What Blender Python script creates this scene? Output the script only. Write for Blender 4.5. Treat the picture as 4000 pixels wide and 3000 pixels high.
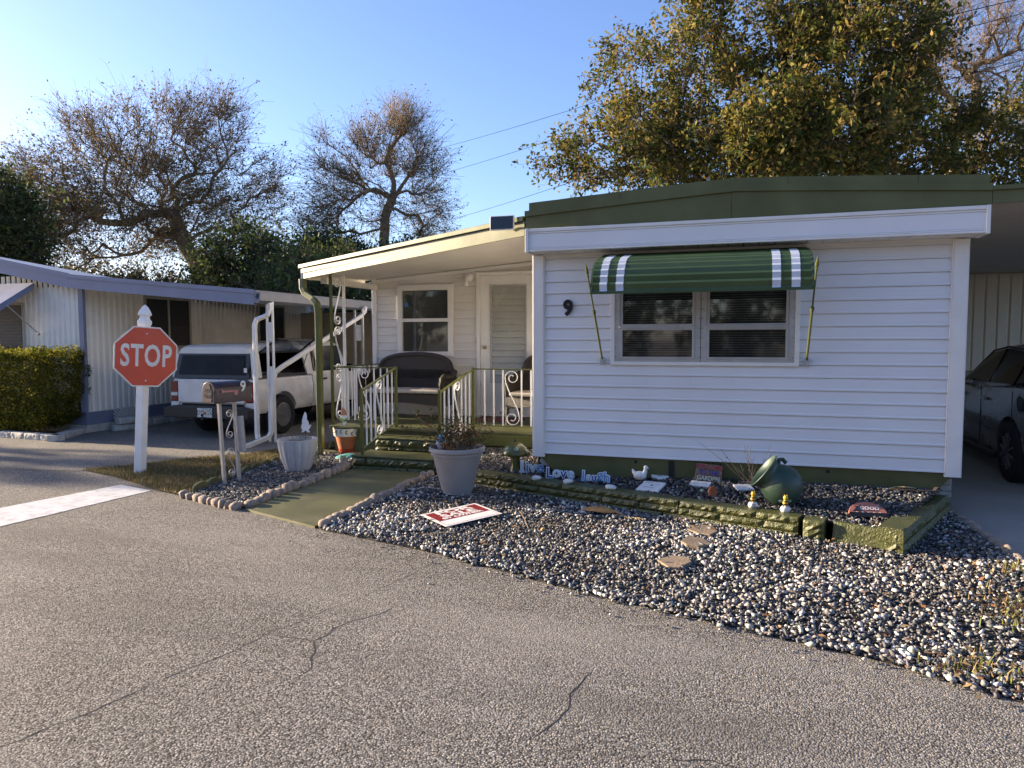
import bpy, bmesh, math, random
import numpy as np
from mathutils import Vector, Matrix, Euler
random.seed(7); rng = np.random.default_rng(11)
for o in list(bpy.data.objects): bpy.data.objects.remove(o)
scene = bpy.context.scene; COL = scene.collection; R = math.radians; PI = math.pi

# ---------------------------------------------------------------- camera
CAM = Vector((2.202, -7.640, 1.744)); YAW = R(17.873); PITCH = R(3.703); ROLL = R(-0.16)
cd = bpy.data.cameras.new('camera'); cam = bpy.data.objects.new('camera', cd); COL.objects.link(cam)
cd.sensor_width = 36.0; cd.lens = 36.0 * 2772 / 4000; cd.clip_start = 0.05; cd.clip_end = 2000
cam.matrix_world = Matrix.Translation(CAM) @ Matrix.Rotation(YAW, 4, 'Z') @ Matrix.Rotation(PI/2 - PITCH, 4, 'X') @ Matrix.Rotation(ROLL, 4, 'Z')
scene.camera = cam
# ---------------------------------------------------------------- light
SUN_EL = R(13.0); SUN_BACK = R(0.6)
to_sun = Vector((-math.cos(SUN_BACK)*math.cos(SUN_EL), math.sin(SUN_BACK)*math.cos(SUN_EL), math.sin(SUN_EL)))
world = bpy.data.worlds.new('World'); scene.world = world; world.use_nodes = True
wn = world.node_tree; bg = wn.nodes['Background']
sky = wn.nodes.new('ShaderNodeTexSky'); sky.sky_type = 'NISHITA'; sky.sun_disc = False
sky.sun_elevation = SUN_EL; sky.sun_rotation = math.atan2(to_sun.x, to_sun.y)
sky.air_density = 1.0; sky.dust_density = 0.9; sky.ozone_density = 3.6
wb_ = wn.nodes.new('ShaderNodeMix'); wb_.data_type = 'RGBA'; wb_.blend_type = 'MULTIPLY'; wb_.inputs[0].default_value = 1; wb_.inputs[7].default_value = (1.05,.935,1.05,1)   # white balance
wn.links.new(sky.outputs[0], wb_.inputs[6]); wn.links.new(wb_.outputs[2], bg.inputs[0]); bg.inputs[1].default_value = 0.086
sl = bpy.data.lights.new('sun', 'SUN'); sl.energy = 5.0; sl.angle = R(0.55); sl.color = (1.0, 0.80, 0.56)
so = bpy.data.objects.new('sun', sl); COL.objects.link(so)
so.rotation_euler = to_sun.to_track_quat('Z', 'Y').to_euler(); so.location = (-20, 0, 12)
vs_ = scene.view_settings; vs_.view_transform = 'Standard'; vs_.look = 'None'; vs_.exposure = 2.0; vs_.gamma = 1.0
vs_.use_curve_mapping = False
scene.render.resolution_x = 1024; scene.render.resolution_y = 768

# ---------------------------------------------------------------- helpers
class MB:
    def __init__(s): s.v = []; s.f = []
    def add(s, vs, fs):
        o = len(s.v); s.v += [tuple(v) for v in vs]; s.f += [tuple(i+o for i in f) for f in fs]; return s
    def box(s, x0, x1, y0, y1, z0, z1, T=None):
        vs = [Vector(p) for p in ((x0,y0,z0),(x1,y0,z0),(x1,y1,z0),(x0,y1,z0),(x0,y0,z1),(x1,y0,z1),(x1,y1,z1),(x0,y1,z1))]
        if T is not None: vs = [T @ v for v in vs]
        return s.add(vs, [(0,3,2,1),(4,5,6,7),(0,1,5,4),(1,2,6,5),(2,3,7,6),(3,0,4,7)])
    def ext(s, poly, axis, a, b):
        n = len(poly)
        m = {'x': lambda p, t: (t, p[0], p[1]), 'y': lambda p, t: (p[0], t, p[1]), 'z': lambda p, t: (p[0], p[1], t)}[axis]
        vs = [m(p, a) for p in poly] + [m(p, b) for p in poly]
        fs = [tuple(range(n)), tuple(range(2*n-1, n-1, -1))] + [(i, i+n, (i+1) % n + n, (i+1) % n) for i in range(n)]
        return s.add(vs, fs)
    def tube(s, pts, r, n=8, sq=None, cap=True):
        pts = [Vector(p) for p in pts]; N = len(pts); rr = r if isinstance(r, (list, tuple)) else [r]*N
        t0 = (pts[1]-pts[0]).normalized(); up = Vector((0,0,1)) if abs(t0.z) < .9 else Vector((0,1,0))
        u = t0.cross(up).normalized(); prev = t0; vs = []; o = 0
        if sq: n = 4
        for i, p in enumerate(pts):
            t = ((pts[min(i+1,N-1)]-pts[i]).normalized() + (pts[i]-pts[max(i-1,0)]).normalized())
            t = t.normalized() if t.length > 1e-6 else prev
            q = prev.rotation_difference(t); u = (q @ u).normalized(); prev = t; w = t.cross(u).normalized()
            if sq:
                for a, b in ((-1,-1),(1,-1),(1,1),(-1,1)): vs.append(p + u*a*sq[0] + w*b*sq[1])
            else:
                for k in range(n):
                    a = 2*PI*k/n; vs.append(p + (u*math.cos(a) + w*math.sin(a))*rr[i])
        fs = [(i*n+k, i*n+(k+1) % n, (i+1)*n+(k+1) % n, (i+1)*n+k) for i in range(N-1) for k in range(n)]
        if cap: fs += [tuple(range(n-1,-1,-1)), tuple((N-1)*n+k for k in range(n))]
        return s.add(vs, fs)
    def lathe(s, prof, n=24, c=(0,0,0), T=None, flute=None):
        vs = []; m = len(prof)
        for r, z in prof:
            for k in range(n):
                a = 2*PI*k/n; q = r*(flute(a, z) if flute else 1); v = Vector((c[0]+q*math.cos(a), c[1]+q*math.sin(a), c[2]+z)); vs.append(T @ v if T is not None else v)
        fs = [(i*n+k, i*n+(k+1) % n, (i+1)*n+(k+1) % n, (i+1)*n+k) for i in range(m-1) for k in range(n)]
        if prof[0][0] > 1e-4: fs.append(tuple(range(n-1,-1,-1)))
        if prof[-1][0] > 1e-4: fs.append(tuple((m-1)*n+k for k in range(n)))
        return s.add(vs, fs)
    def ball(s, c, r, n=12, m=8):
        rx, ry, rz = r if isinstance(r, (tuple, list)) else (r, r, r)
        vs = [(c[0]+rx*math.sin(PI*j/m)*math.cos(2*PI*i/n), c[1]+ry*math.sin(PI*j/m)*math.sin(2*PI*i/n), c[2]-rz*math.cos(PI*j/m)) for j in range(m+1) for i in range(n)]
        return s.add(vs, [(j*n+i, j*n+(i+1) % n, (j+1)*n+(i+1) % n, (j+1)*n+i) for j in range(m) for i in range(n)])
    def mesh(s, name):
        me = bpy.data.meshes.new(name); me.from_pydata(s.v, [], s.f); me.validate(); me.update(); return me
    def build(s, name, m, parent=None, smooth=None, bevel=0, loc=None, rot=None, seg=2):
        me = s.mesh(name)
        bm = bmesh.new(); bm.from_mesh(me); bmesh.ops.remove_doubles(bm, verts=bm.verts, dist=1e-6); bmesh.ops.recalc_face_normals(bm, faces=bm.faces); bm.to_mesh(me); bm.free()
        return link(name, me, m, parent, smooth, bevel, loc, rot, seg)
def link(name, me, m, parent=None, smooth=None, bevel=0, loc=None, rot=None, seg=2):
    o = bpy.data.objects.new(name, me); COL.objects.link(o)
    if m is not None and len(me.materials) == 0: me.materials.append(MAT[m] if isinstance(m, str) else m)
    if parent is not None: o.parent = parent
    if loc is not None: o.location = loc
    if rot is not None: o.rotation_euler = rot
    if smooth:
        me.shade_smooth(); me.set_sharp_from_angle(angle=R(smooth if smooth is not True else 35))
    if bevel:
        b = o.modifiers.new('bevel', 'BEVEL'); b.width = bevel; b.segments = seg; b.limit_method = 'ANGLE'; b.angle_limit = R(35)
    return o
def tag(o, label=None, cat=None, group=None, kind=None):
    if label: o['label'] = label
    if cat: o['category'] = cat
    if group: o['group'] = group
    if kind: o['kind'] = kind
    return o
def root(name, label, cat, loc=(0,0,0), rz=0, group=None):
    o = bpy.data.objects.new(name, None); COL.objects.link(o); o.location = loc
    o.rotation_euler = (0,0,rz) if not isinstance(rz, tuple) else rz; o.empty_display_size = .1
    return tag(o, label, cat, group)
def np_mesh(name, V, F, m, parent=None, col=None, smooth=False):
    V = np.ascontiguousarray(V, dtype=np.float32); F = np.ascontiguousarray(F, dtype=np.int32); k = F.shape[1]
    me = bpy.data.meshes.new(name); me.vertices.add(len(V)); me.vertices.foreach_set('co', V.ravel())
    me.loops.add(F.size); me.loops.foreach_set('vertex_index', F.ravel()); me.polygons.add(len(F))
    me.polygons.foreach_set('loop_start', np.arange(0, F.size, k, dtype=np.int32))
    me.polygons.foreach_set('loop_total', np.full(len(F), k, dtype=np.int32)); me.update(calc_edges=True)
    if col is not None:
        at = me.attributes.new('Col', 'FLOAT_COLOR', 'POINT'); c4 = np.ones((len(V),4), np.float32); c4[:,:3] = col; at.data.foreach_set('color', c4.ravel())
    if smooth: me.shade_smooth()
    return link(name, me, m, parent)
def text(s, size, name, m, parent, M4, ext=.002, xs=1.0, off=0.0, shear=0, space=1.0, align='CENTER'):
    cu = bpy.data.curves.new('t', 'FONT'); cu.body = s; cu.size = size; cu.extrude = ext; cu.offset = off; cu.align_x = align; cu.align_y = 'CENTER'
    cu.resolution_u = 3; cu.shear = shear; cu.space_character = space
    o = bpy.data.objects.new('t', cu); COL.objects.link(o)
    dg = bpy.context.evaluated_depsgraph_get(); me = bpy.data.meshes.new_from_object(o.evaluated_get(dg)); bpy.data.objects.remove(o); bpy.data.curves.remove(cu)
    me.transform(Matrix.Diagonal((xs,1,1,1))); me.transform(M4); me.name = name; me.materials.clear()
    return link(name, me, m, parent)
def face_m(loc, nx, ny, roll=0, tilt=0):
    """frame whose +Z is the horizontal outward normal (nx, ny), +Y is up"""
    n = Vector((nx, ny, 0)).normalized(); x = Vector((0,0,1)).cross(n)
    m = Matrix((x, Vector((0,0,1)), n)).transposed().to_4x4()
    return Matrix.Translation(loc) @ m @ Matrix.Rotation(roll, 4, 'Z') @ Matrix.Rotation(tilt, 4, 'X')
def copy_tree(o, loc=None, parent=None):
    c = o.copy(); COL.objects.link(c)
    if parent is not None: c.parent = parent
    if loc is not None: c.location = loc
    for ch in list(o.children): copy_tree(ch, None, c)
    return c

# ---------------------------------------------------------------- materials
MAT = {}
def mat(name, col, rough=.6, var=.10, vs=5.0, bump=0.0, bs=60.0, metal=0.0, spec=.4, dirt=0.0, dcol=(.09,.075,.055), ds=2.2, coat=0.0, bd=.01, attr=False, trans=0.0, sss=None):
    m = bpy.data.materials.new(name); m.use_nodes = True; nt = m.node_tree; N = nt.nodes; L = nt.links; b = N['Principled BSDF']
    tc = N.new('ShaderNodeTexCoord'); o3 = tc.outputs['Object']
    def noise(sc, det=4):
        n = N.new('ShaderNodeTexNoise'); n.inputs['Scale'].default_value = sc; n.inputs['Detail'].default_value = det; L.new(o3, n.inputs['Vector']); return n
    def mix(fac, a, c, blend='MIX'):
        x = N.new('ShaderNodeMix'); x.data_type = 'RGBA'; x.blend_type = blend
        for i, v in ((0, fac), (6, a), (7, c)):
            if hasattr(v, 'links'): L.new(v, x.inputs[i])
            elif i == 0: x.inputs[0].default_value = v
            else: x.inputs[i].default_value = (*v, 1)
        return x.outputs[2]
    if attr:
        a = N.new('ShaderNodeAttribute'); a.attribute_name = 'Col'; cur = a.outputs['Color']
    else: cur = None
    n1 = noise(vs)
    mr = N.new('ShaderNodeMapRange'); L.new(n1.outputs[0], mr.inputs[0]); mr.inputs[1].default_value = .3; mr.inputs[2].default_value = .7
    if cur is None: cur = mix(mr.outputs[0], tuple(c*(1-var) for c in col), tuple(min(1, c*(1+var)) for c in col))
    else:
        g = N.new('ShaderNodeMapRange'); L.new(n1.outputs[0], g.inputs[0]); g.inputs[1].default_value = .3; g.inputs[2].default_value = .7; g.inputs[3].default_value = 1-var; g.inputs[4].default_value = 1+var
        cur = mix(1.0, cur, g.outputs[0], 'MULTIPLY')
    if dirt > 0:
        n2 = noise(ds, 8); r = N.new('ShaderNodeMapRange'); L.new(n2.outputs[0], r.inputs[0]); r.inputs[1].default_value = .48; r.inputs[2].default_value = .78; r.inputs[4].default_value = dirt
        cur = mix(r.outputs[0], cur, dcol)
    L.new(cur, b.inputs['Base Color'])
    b.inputs['Roughness'].default_value = rough; b.inputs['Metallic'].default_value = metal; b.inputs['Specular IOR Level'].default_value = spec; b.inputs['Coat Weight'].default_value = coat
    rr = N.new('ShaderNodeMapRange'); L.new(n1.outputs[0], rr.inputs[0]); rr.inputs[3].default_value = max(.02, rough-.08); rr.inputs[4].default_value = min(1, rough+.08); L.new(rr.outputs[0], b.inputs['Roughness'])
    if bump > 0:
        n3 = noise(bs, 6); bp = N.new('ShaderNodeBump'); bp.inputs['Strength'].default_value = bump; bp.inputs['Distance'].default_value = bd; L.new(n3.outputs[0], bp.inputs['Height']); L.new(bp.outputs[0], b.inputs['Normal'])
    if trans > 0:
        t = N.new('ShaderNodeBsdfTranslucent'); L.new(cur, t.inputs[0]); ms = N.new('ShaderNodeMixShader'); ms.inputs[0].default_value = trans
        L.new(b.outputs[0], ms.inputs[1]); L.new(t.outputs[0], ms.inputs[2]); L.new(ms.outputs[0], N['Material Output'].inputs[0])
    MAT[name] = m; return m
mat('siding', (.68,.69,.71), .36, .03, 1.3, .10, 2.0, dirt=.10, dcol=(.5,.47,.42), bd=.05)
mat('siding_old', (.64,.62,.585), .5, .05, 1.5, .08, 3, dirt=.18, dcol=(.45,.40,.32), bd=.03)
mat('white_paint', (.70,.69,.67), .5, .04, 4, .05, 60, dirt=.12, dcol=(.45,.40,.33))
mat('white_metal', (.72,.72,.70), .4, .06, 6, .04, 40, dirt=.25, dcol=(.32,.27,.21), ds=6)
mat('ceiling_paint', (.62,.59,.54), .6, .06, 2.5, .06, 50, dirt=.15, dcol=(.4,.34,.26))
mat('green_metal', (.098,.103,.036), .42, .16, 2.2, .06, 14, dirt=.22, dcol=(.11,.13,.085), bd=.02)
mat('awning_green', (.042,.075,.028), .34, .12, 5, .03, 40, spec=.5)
mat('olive_paint', (.088,.098,.022), .38, .15, 5, .10, 90, dirt=.2, dcol=(.05,.05,.02), spec=.5)
mat('olive_concrete', (.085,.090,.032), .5, .2, 3, .3, 110, dirt=.5, dcol=(.13,.12,.06), ds=3.5)
mat('olive_rough', (.066,.072,.019), .40, .22, 14, .6, 70, dirt=.25, dcol=(.04,.045,.015), ds=8, bd=.015, spec=.5)
mat('walk_paint', (.092,.094,.036), .55, .22, 2.2, .35, 160, dirt=.62, dcol=(.17,.145,.09), ds=3.4, bd=.008)
mat('alu', (.46,.46,.455), .42, .08, 8, .03, 60, metal=.6, dirt=.2, dcol=(.25,.22,.19), ds=7)
mat('dark_gap', (.02,.02,.02), .9, .1)
mat('black_paint', (.012,.012,.013), .35, .1)
mat('rubber', (.017,.017,.018), .8, .2, 20, .2, 120)
mat('glass_dark', (.010,.012,.014), .08, .1, spec=.55)
mat('car_glass', (.008,.008,.009), .08, .1, spec=.22)
mat('hatch_glass', (.014,.014,.014), .22, .3, 4, spec=.10)
mat('gutter_grey', (.15,.165,.20), .45, .12, 4, metal=.3, dirt=.4, dcol=(.15,.14,.13), ds=5)
mat('stripe_white', (.50,.56,.66), .35, .08, 8, dirt=.2, dcol=(.35,.36,.38), ds=9)
mat('blind', (.60,.58,.54), .6, .05)
mat('blind_dark', (.07,.07,.07), .7, .1)
mat('interior', (.10,.095,.085), .9, .1)
mat('curtain', (.16,.15,.14), .8, .15, 12)
mat('jalousie', (.33,.34,.31), .25, .06, 6, spec=.5, dirt=.2, dcol=(.22,.21,.18))
mat('wicker', (.020,.015,.012), .45, .3, 60, 1.0, 190, spec=.45, bd=.012)
mat('cushion', (.42,.38,.33), .85, .10, 12, .25, 220)
mat('red_sign', (.52,.060,.025), .42, .08, 4, .02, 30, dirt=.18, dcol=(.30,.06,.04), ds=9)
mat('sign_white', (.66,.63,.58), .5, .06, 14, dirt=.3, dcol=(.42,.36,.30), ds=16)
mat('post_white', (.76,.75,.73), .35, .04, 3, dirt=.2, dcol=(.40,.36,.30), ds=5)
mat('mailbox', (.030,.020,.032), .38, .25, 10, .10, 50, dirt=.3, dcol=(.10,.07,.07), ds=9)
mat('pink', (.42,.17,.17), .5, .15, 12)
mat('grey_post', (.30,.29,.28), .5, .12, 12, .1, 70, dirt=.35, dcol=(.16,.11,.08), ds=9)
mat('white_pot', (.42,.43,.45), .55, .08, 6, .12, 80, dirt=.3, dcol=(.25,.23,.21), ds=5)
mat('grey_pot', (.27,.26,.26), .62, .06, 8, .18, 180, dirt=.2, dcol=(.2,.18,.16))
mat('terracotta', (.34,.105,.045), .7, .15, 8, .15, 90)
mat('glaze_white', (.72,.68,.60), .25, .06, 10, spec=.55)
mat('glaze_dark', (.02,.035,.012), .3, .2, 20)
mat('glaze_red', (.30,.05,.02), .3, .3, 30)
mat('soil', (.035,.025,.018), .95, .3, 30, .8, 60)
mat('urn_green', (.026,.056,.038), .48, .22, 5, .12, 30, dirt=.3, dcol=(.05,.06,.035), ds=6, spec=.5)
mat('mushroom_green', (.070,.082,.020), .22, .18, 8, .05, 20, spec=.55)
mat('mushroom_spot', (.17,.26,.20), .25, .15, 12)
mat('letter_blue', (.075,.22,.50), .3, .35, 26, spec=.5)
mat('letter_navy', (.035,.075,.25), .3, .5, 60, spec=.5)
mat('letter_pale', (.42,.50,.58), .3, .35, 40, spec=.5)
mat('letter_rim', (.66,.72,.78), .4, .08)
mat('shell_white', (.68,.68,.66), .5, .10, 30, .3, 60, dirt=.35, dcol=(.10,.14,.24), ds=28)
mat('plaster', (.74,.73,.70), .6, .06, 10, .15, 60, dirt=.2, dcol=(.45,.42,.38), ds=10)
mat('text_blue', (.05,.14,.36), .5, .2)
mat('text_dark', (.03,.03,.035), .6, .2)
mat('text_gold', (.38,.28,.04), .5, .2)
mat('wood_sign', (.155,.115,.100), .75, .25, 18, .4, 40)
mat('text_red', (.22,.03,.04), .6, .2)
mat('text_navy', (.03,.03,.22), .6, .2)
mat('text_pale', (.42,.52,.47), .6, .15)
mat('yellow', (.62,.36,.03), .45, .15, 20)
mat('cat_pink', (.42,.16,.11), .5, .25, 14)
mat('flagstone', (.20,.155,.11), .85, .18, 6, .4, 40)
mat('husk', (.34,.185,.06), .65, .30, 22, .5, 60)
mat('twig', (.16,.12,.08), .8, .2, 20)
mat('twig_pale', (.42,.33,.18), .8, .2, 20)
mat('edge_stone', (.27,.215,.17), .85, .28, 5, .5, 38, dirt=.45, dcol=(.40,.38,.35), ds=7)
mat('sale_maroon', (.20,.012,.014), .5, .08, 6)
mat('sale_white', (.74,.72,.69), .45, .04, 5, dirt=.15, dcol=(.5,.45,.4), ds=8)
mat('neigh_wall', (.83,.80,.73), .5, .06, 2, .05, 30, dirt=.35, dcol=(.32,.27,.20), ds=1.4)
mat('neigh_blue', (.175,.20,.29), .5, .10, 2.5, .05, 20, dirt=.2, dcol=(.2,.2,.24))
mat('neigh_roof', (.52,.54,.56), .42, .10, 2.5, .04, 15, metal=.25, dirt=.5, dcol=(.22,.21,.20), ds=3)
mat('tan_trim', (.42,.38,.31), .6, .06, 4)
mat('screen_dark', (.022,.022,.020), .55, .2, 12, spec=.5)
mat('wblock', (.48,.46,.42), .85, .12, 8, .5, 50, dirt=.5, dcol=(.16,.14,.11), ds=6)
mat('lattice', (.60,.58,.54), .6, .06, 10)
mat('truck_white', (.66,.65,.63), .28, .04, 3, coat=.4, dirt=.22, dcol=(.34,.29,.24), ds=3.5)
mat('topper_white', (.66,.66,.64), .35, .04, 3, dirt=.2, dcol=(.4,.36,.31))
mat('bumper_black', (.020,.020,.021), .55, .2, 10, .1, 60)
mat('tail_red', (.16,.012,.010), .15, .2, 12, spec=.6)
mat('rim_grey', (.22,.215,.21), .45, .15, 14, metal=.6, dirt=.4, dcol=(.08,.06,.05), ds=18)
mat('plate_white', (.62,.63,.60), .4, .05)
mat('plate_green', (.02,.10,.06), .5, .1)
mat('plate_orange', (.55,.13,.02), .5, .15)
mat('clutter', (.08,.15,.12), .6, .5, 5)
mat('clutter_red', (.35,.07,.03), .5, .3, 6)
mat('sedan_paint', (.27,.25,.245), .28, .04, 3, metal=.45, coat=.7)
mat('sedan_trim', (.02,.02,.02), .4, .1)
mat('rim_dark', (.06,.06,.062), .35, .15, 10, metal=.7)
mat('shed_wall', (.74,.62,.45), .5, .05, 2, .04, 30, dirt=.2, dcol=(.4,.33,.24))
mat('carport_ceiling', (.42,.37,.31), .6, .06, 2, dirt=.2, dcol=(.3,.25,.2))
mat('brass', (.45,.36,.22), .3, .15, metal=.9)
mat('bulb', (.80,.80,.76), .2, .02, spec=.5)
mat('mat_red', (.16,.045,.05), .9, .35, 30, .4, 80)
mat('solar', (.006,.007,.012), .12, .1, spec=.6)
mat('bark', (.125,.098,.075), .9, .3, 3, .8, 9, bd=.05)
mat('bark_pale', (.23,.165,.10), .9, .3, 3, .6, 12, bd=.04)
mat('pole_wood', (.17,.12,.085), .9, .25, 4, .5, 20)
mat('leaf', (.1,.1,.1), .6, .18, 1.0, attr=True, trans=.40, spec=.12)
mat('hedge_leaf', (.1,.1,.1), .7, .18, 1.0, attr=True, trans=.5, spec=.06)
mat('grass', (.1,.1,.1), .75, .15, 8, attr=True, trans=.25)
mat('pebble', (.1,.1,.1), .75, .25, 60, .35, 130, attr=True, bd=.004)
mat('pebble_ground', (.030,.028,.027), .95, .4, 40, .8, 60)
mat('gnome_white', (.78,.77,.74), .5, .05)
mat('gnome_peach', (.55,.25,.15), .6, .15)
mat('gnome_green', (.30,.42,.12), .6, .15)
mat('gnome_blue', (.10,.34,.50), .45, .25, 30)
mat('gnome_red', (.36,.03,.03), .5, .15)
mat('turquoise', (.10,.30,.30), .4, .25, 18)
mat('cactus', (.10,.34,.22), .5, .2, 30)
mat('concrete_cup', (.36,.33,.30), .9, .15, 20, .3, 60)
mat('scallop', (.100,.100,.040), .7, .2, 8, .2, 50)
mat('brick_grey', (.30,.29,.27), .9, .2, 14, .5, 60)
mat('strap', (.05,.035,.025), .8, .3, 40)
mat('crack', (.022,.020,.018), 1.0, .3, 20)
mat('line_paint', (.58,.58,.58), .65, .10, 6, .8, 150, dirt=.75, dcol=(.26,.25,.235), ds=11, bd=.006)
mat('cream_metal', (.145,.150,.075), .36, .12, 2.5, .06, 14, dirt=.25, dcol=(.26,.25,.17), ds=2.0, spec=.5)
def screen_glass():
    m = bpy.data.materials.new('screen_glass'); m.use_nodes = True; nt = m.node_tree; N = nt.nodes; L = nt.links; b = N['Principled BSDF']
    b.inputs['Base Color'].default_value = (.012,.012,.013,1); b.inputs['Roughness'].default_value = .09; b.inputs['Specular IOR Level'].default_value = .35
    t = N.new('ShaderNodeBsdfTransparent'); t.inputs[0].default_value = (.8,.82,.84,1); ms = N.new('ShaderNodeMixShader'); ms.inputs[0].default_value = .74
    gl = N.new('ShaderNodeBsdfGlossy'); gl.inputs['Roughness'].default_value = .04; m2 = N.new('ShaderNodeMixShader'); m2.inputs[0].default_value = .13
    L.new(b.outputs[0], ms.inputs[1]); L.new(t.outputs[0], ms.inputs[2]); L.new(ms.outputs[0], m2.inputs[1]); L.new(gl.outputs[0], m2.inputs[2]); L.new(m2.outputs[0], N['Material Output'].inputs[0]); MAT['screen_glass'] = m
screen_glass()
def ground_mat(name, cols, cell, bumpd, big, bigscale, rough=.9, fine=.5, stain=None):
    """aggregate surface: voronoi stones in several greys, broad patches of wear, stone relief"""
    m = bpy.data.materials.new(name); m.use_nodes = True; nt = m.node_tree; N = nt.nodes; L = nt.links; b = N['Principled BSDF']
    tc = N.new('ShaderNodeTexCoord')
    nz = N.new('ShaderNodeTexNoise'); nz.inputs['Scale'].default_value = cell*.6; L.new(tc.outputs['Object'], nz.inputs['Vector'])
    vm = N.new('ShaderNodeVectorMath'); vm.operation = 'MULTIPLY_ADD'; L.new(nz.outputs['Color'], vm.inputs[0]); vm.inputs[1].default_value = (.006,.006,.006); L.new(tc.outputs['Object'], vm.inputs[2])
    v = N.new('ShaderNodeTexVoronoi'); v.inputs['Scale'].default_value = cell; v.inputs['Randomness'].default_value = 1; L.new(vm.outputs[0], v.inputs['Vector'])
    sp = N.new('ShaderNodeSeparateColor'); L.new(v.outputs['Color'], sp.inputs[0])
    cr = N.new('ShaderNodeValToRGB'); el = cr.color_ramp.elements; el[0].position = 0; el[0].color = (*cols[0],1); el[1].position = 1; el[1].color = (*cols[-1],1)
    for i, c in enumerate(cols[1:-1]):
        e = el.new((i+1)/(len(cols)-1)); e.color = (*c,1)
    L.new(sp.outputs[0], cr.inputs[0])
    # dark binder between the stones
    g = N.new('ShaderNodeMapRange'); L.new(v.outputs['Distance'], g.inputs[0]); g.inputs[1].default_value = .35; g.inputs[2].default_value = .75; g.inputs[3].default_value = 1; g.inputs[4].default_value = fine
    mx = N.new('ShaderNodeMix'); mx.data_type = 'RGBA'; mx.blend_type = 'MULTIPLY'; mx.inputs[0].default_value = 1; L.new(cr.outputs[0], mx.inputs[6]); L.new(g.outputs[0], mx.inputs[7])
    n2 = N.new('ShaderNodeTexNoise'); n2.inputs['Scale'].default_value = bigscale; n2.inputs['Detail'].default_value = 7; n2.inputs['Roughness'].default_value = .6; L.new(tc.outputs['Object'], n2.inputs['Vector'])
    r2 = N.new('ShaderNodeMapRange'); L.new(n2.outputs[0], r2.inputs[0]); r2.inputs[1].default_value = .3; r2.inputs[2].default_value = .7; r2.inputs[3].default_value = 1-big; r2.inputs[4].default_value = 1+big
    m2 = N.new('ShaderNodeMix'); m2.data_type = 'RGBA'; m2.blend_type = 'MULTIPLY'; m2.inputs[0].default_value = 1; L.new(mx.outputs[2], m2.inputs[6]); L.new(r2.outputs[0], m2.inputs[7])
    cur = m2.outputs[2]
    if stain:
        n4 = N.new('ShaderNodeTexNoise'); n4.inputs['Scale'].default_value = stain[1]; n4.inputs['Detail'].default_value = 5; L.new(tc.outputs['Object'], n4.inputs['Vector'])
        r4 = N.new('ShaderNodeMapRange'); L.new(n4.outputs[0], r4.inputs[0]); r4.inputs[1].default_value = .56; r4.inputs[2].default_value = .74; r4.inputs[4].default_value = stain[2]
        m4 = N.new('ShaderNodeMix'); m4.data_type = 'RGBA'; L.new(r4.outputs[0], m4.inputs[0]); L.new(cur, m4.inputs[6]); m4.inputs[7].default_value = (*stain[0],1); cur = m4.outputs[2]
    L.new(cur, b.inputs['Base Color']); b.inputs['Roughness'].default_value = rough; b.inputs['Specular IOR Level'].default_value = .25
    inv = N.new('ShaderNodeMath'); inv.operation = 'SUBTRACT'; inv.inputs[0].default_value = 1; L.new(v.outputs['Distance'], inv.inputs[1])
    hh = N.new('ShaderNodeMath'); hh.operation = 'MULTIPLY_ADD'; L.new(sp.outputs[1], hh.inputs[0]); hh.inputs[1].default_value = .6; L.new(inv.outputs[0], hh.inputs[2])
    bp = N.new('ShaderNodeBump'); bp.inputs['Strength'].default_value = 1; bp.inputs['Distance'].default_value = bumpd; L.new(hh.outputs[0], bp.inputs['Height']); L.new(bp.outputs[0], b.inputs['Normal'])
    MAT[name] = m
ground_mat('asphalt', [(.060,.056,.050),(.14,.131,.117),(.215,.20,.178),(.285,.265,.235),(.44,.41,.365)], 105, .0042, .16, .45, fine=.32, stain=((.10,.09,.075),.9,.45))
def road_wear(m):
    """two broad wear layers on top: fine sand lying in drifts and dark polished wheel lanes / oil spots"""
    nt = m.node_tree; N = nt.nodes; L = nt.links; b = N['Principled BSDF']; cur = b.inputs['Base Color'].links[0].from_socket; tc = N.new('ShaderNodeTexCoord')
    def layer(cur, scale, lo, hi, amt, col, det=6, stretch=None, rot=0):
        mp = N.new('ShaderNodeMapping'); L.new(tc.outputs['Object'], mp.inputs[0]); mp.inputs['Rotation'].default_value = (0,0,rot); mp.inputs['Scale'].default_value = stretch or (1,1,1)
        n = N.new('ShaderNodeTexNoise'); n.inputs['Scale'].default_value = scale; n.inputs['Detail'].default_value = det; n.inputs['Roughness'].default_value = .62; L.new(mp.outputs[0], n.inputs['Vector'])
        r = N.new('ShaderNodeMapRange'); L.new(n.outputs[0], r.inputs[0]); r.inputs[1].default_value = lo; r.inputs[2].default_value = hi; r.inputs[4].default_value = amt
        x = N.new('ShaderNodeMix'); x.data_type = 'RGBA'; L.new(r.outputs[0], x.inputs[0]); L.new(cur, x.inputs[6]); x.inputs[7].default_value = (*col,1); return x.outputs[2]
    cur = layer(cur, .55, .46, .72, .5, (.29,.272,.245), stretch=(.35,1.4,1), rot=R(18)); cur = layer(cur, .8, .52, .70, .62, (.088,.081,.072), stretch=(.25,1.6,1), rot=R(18)); cur = layer(cur, 3.2, .64, .76, .5, (.06,.055,.048)); cur = layer(cur, 14, .60, .80, .35, (.30,.285,.26), 8)
    L.new(cur, b.inputs['Base Color'])
road_wear(MAT['asphalt'])
ground_mat('drive_asphalt', [(.12,.115,.10),(.20,.19,.17),(.26,.245,.22),(.33,.31,.27)], 95, .003, .2, .7, fine=.5, stain=((.07,.065,.06),.6,.5))
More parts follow.
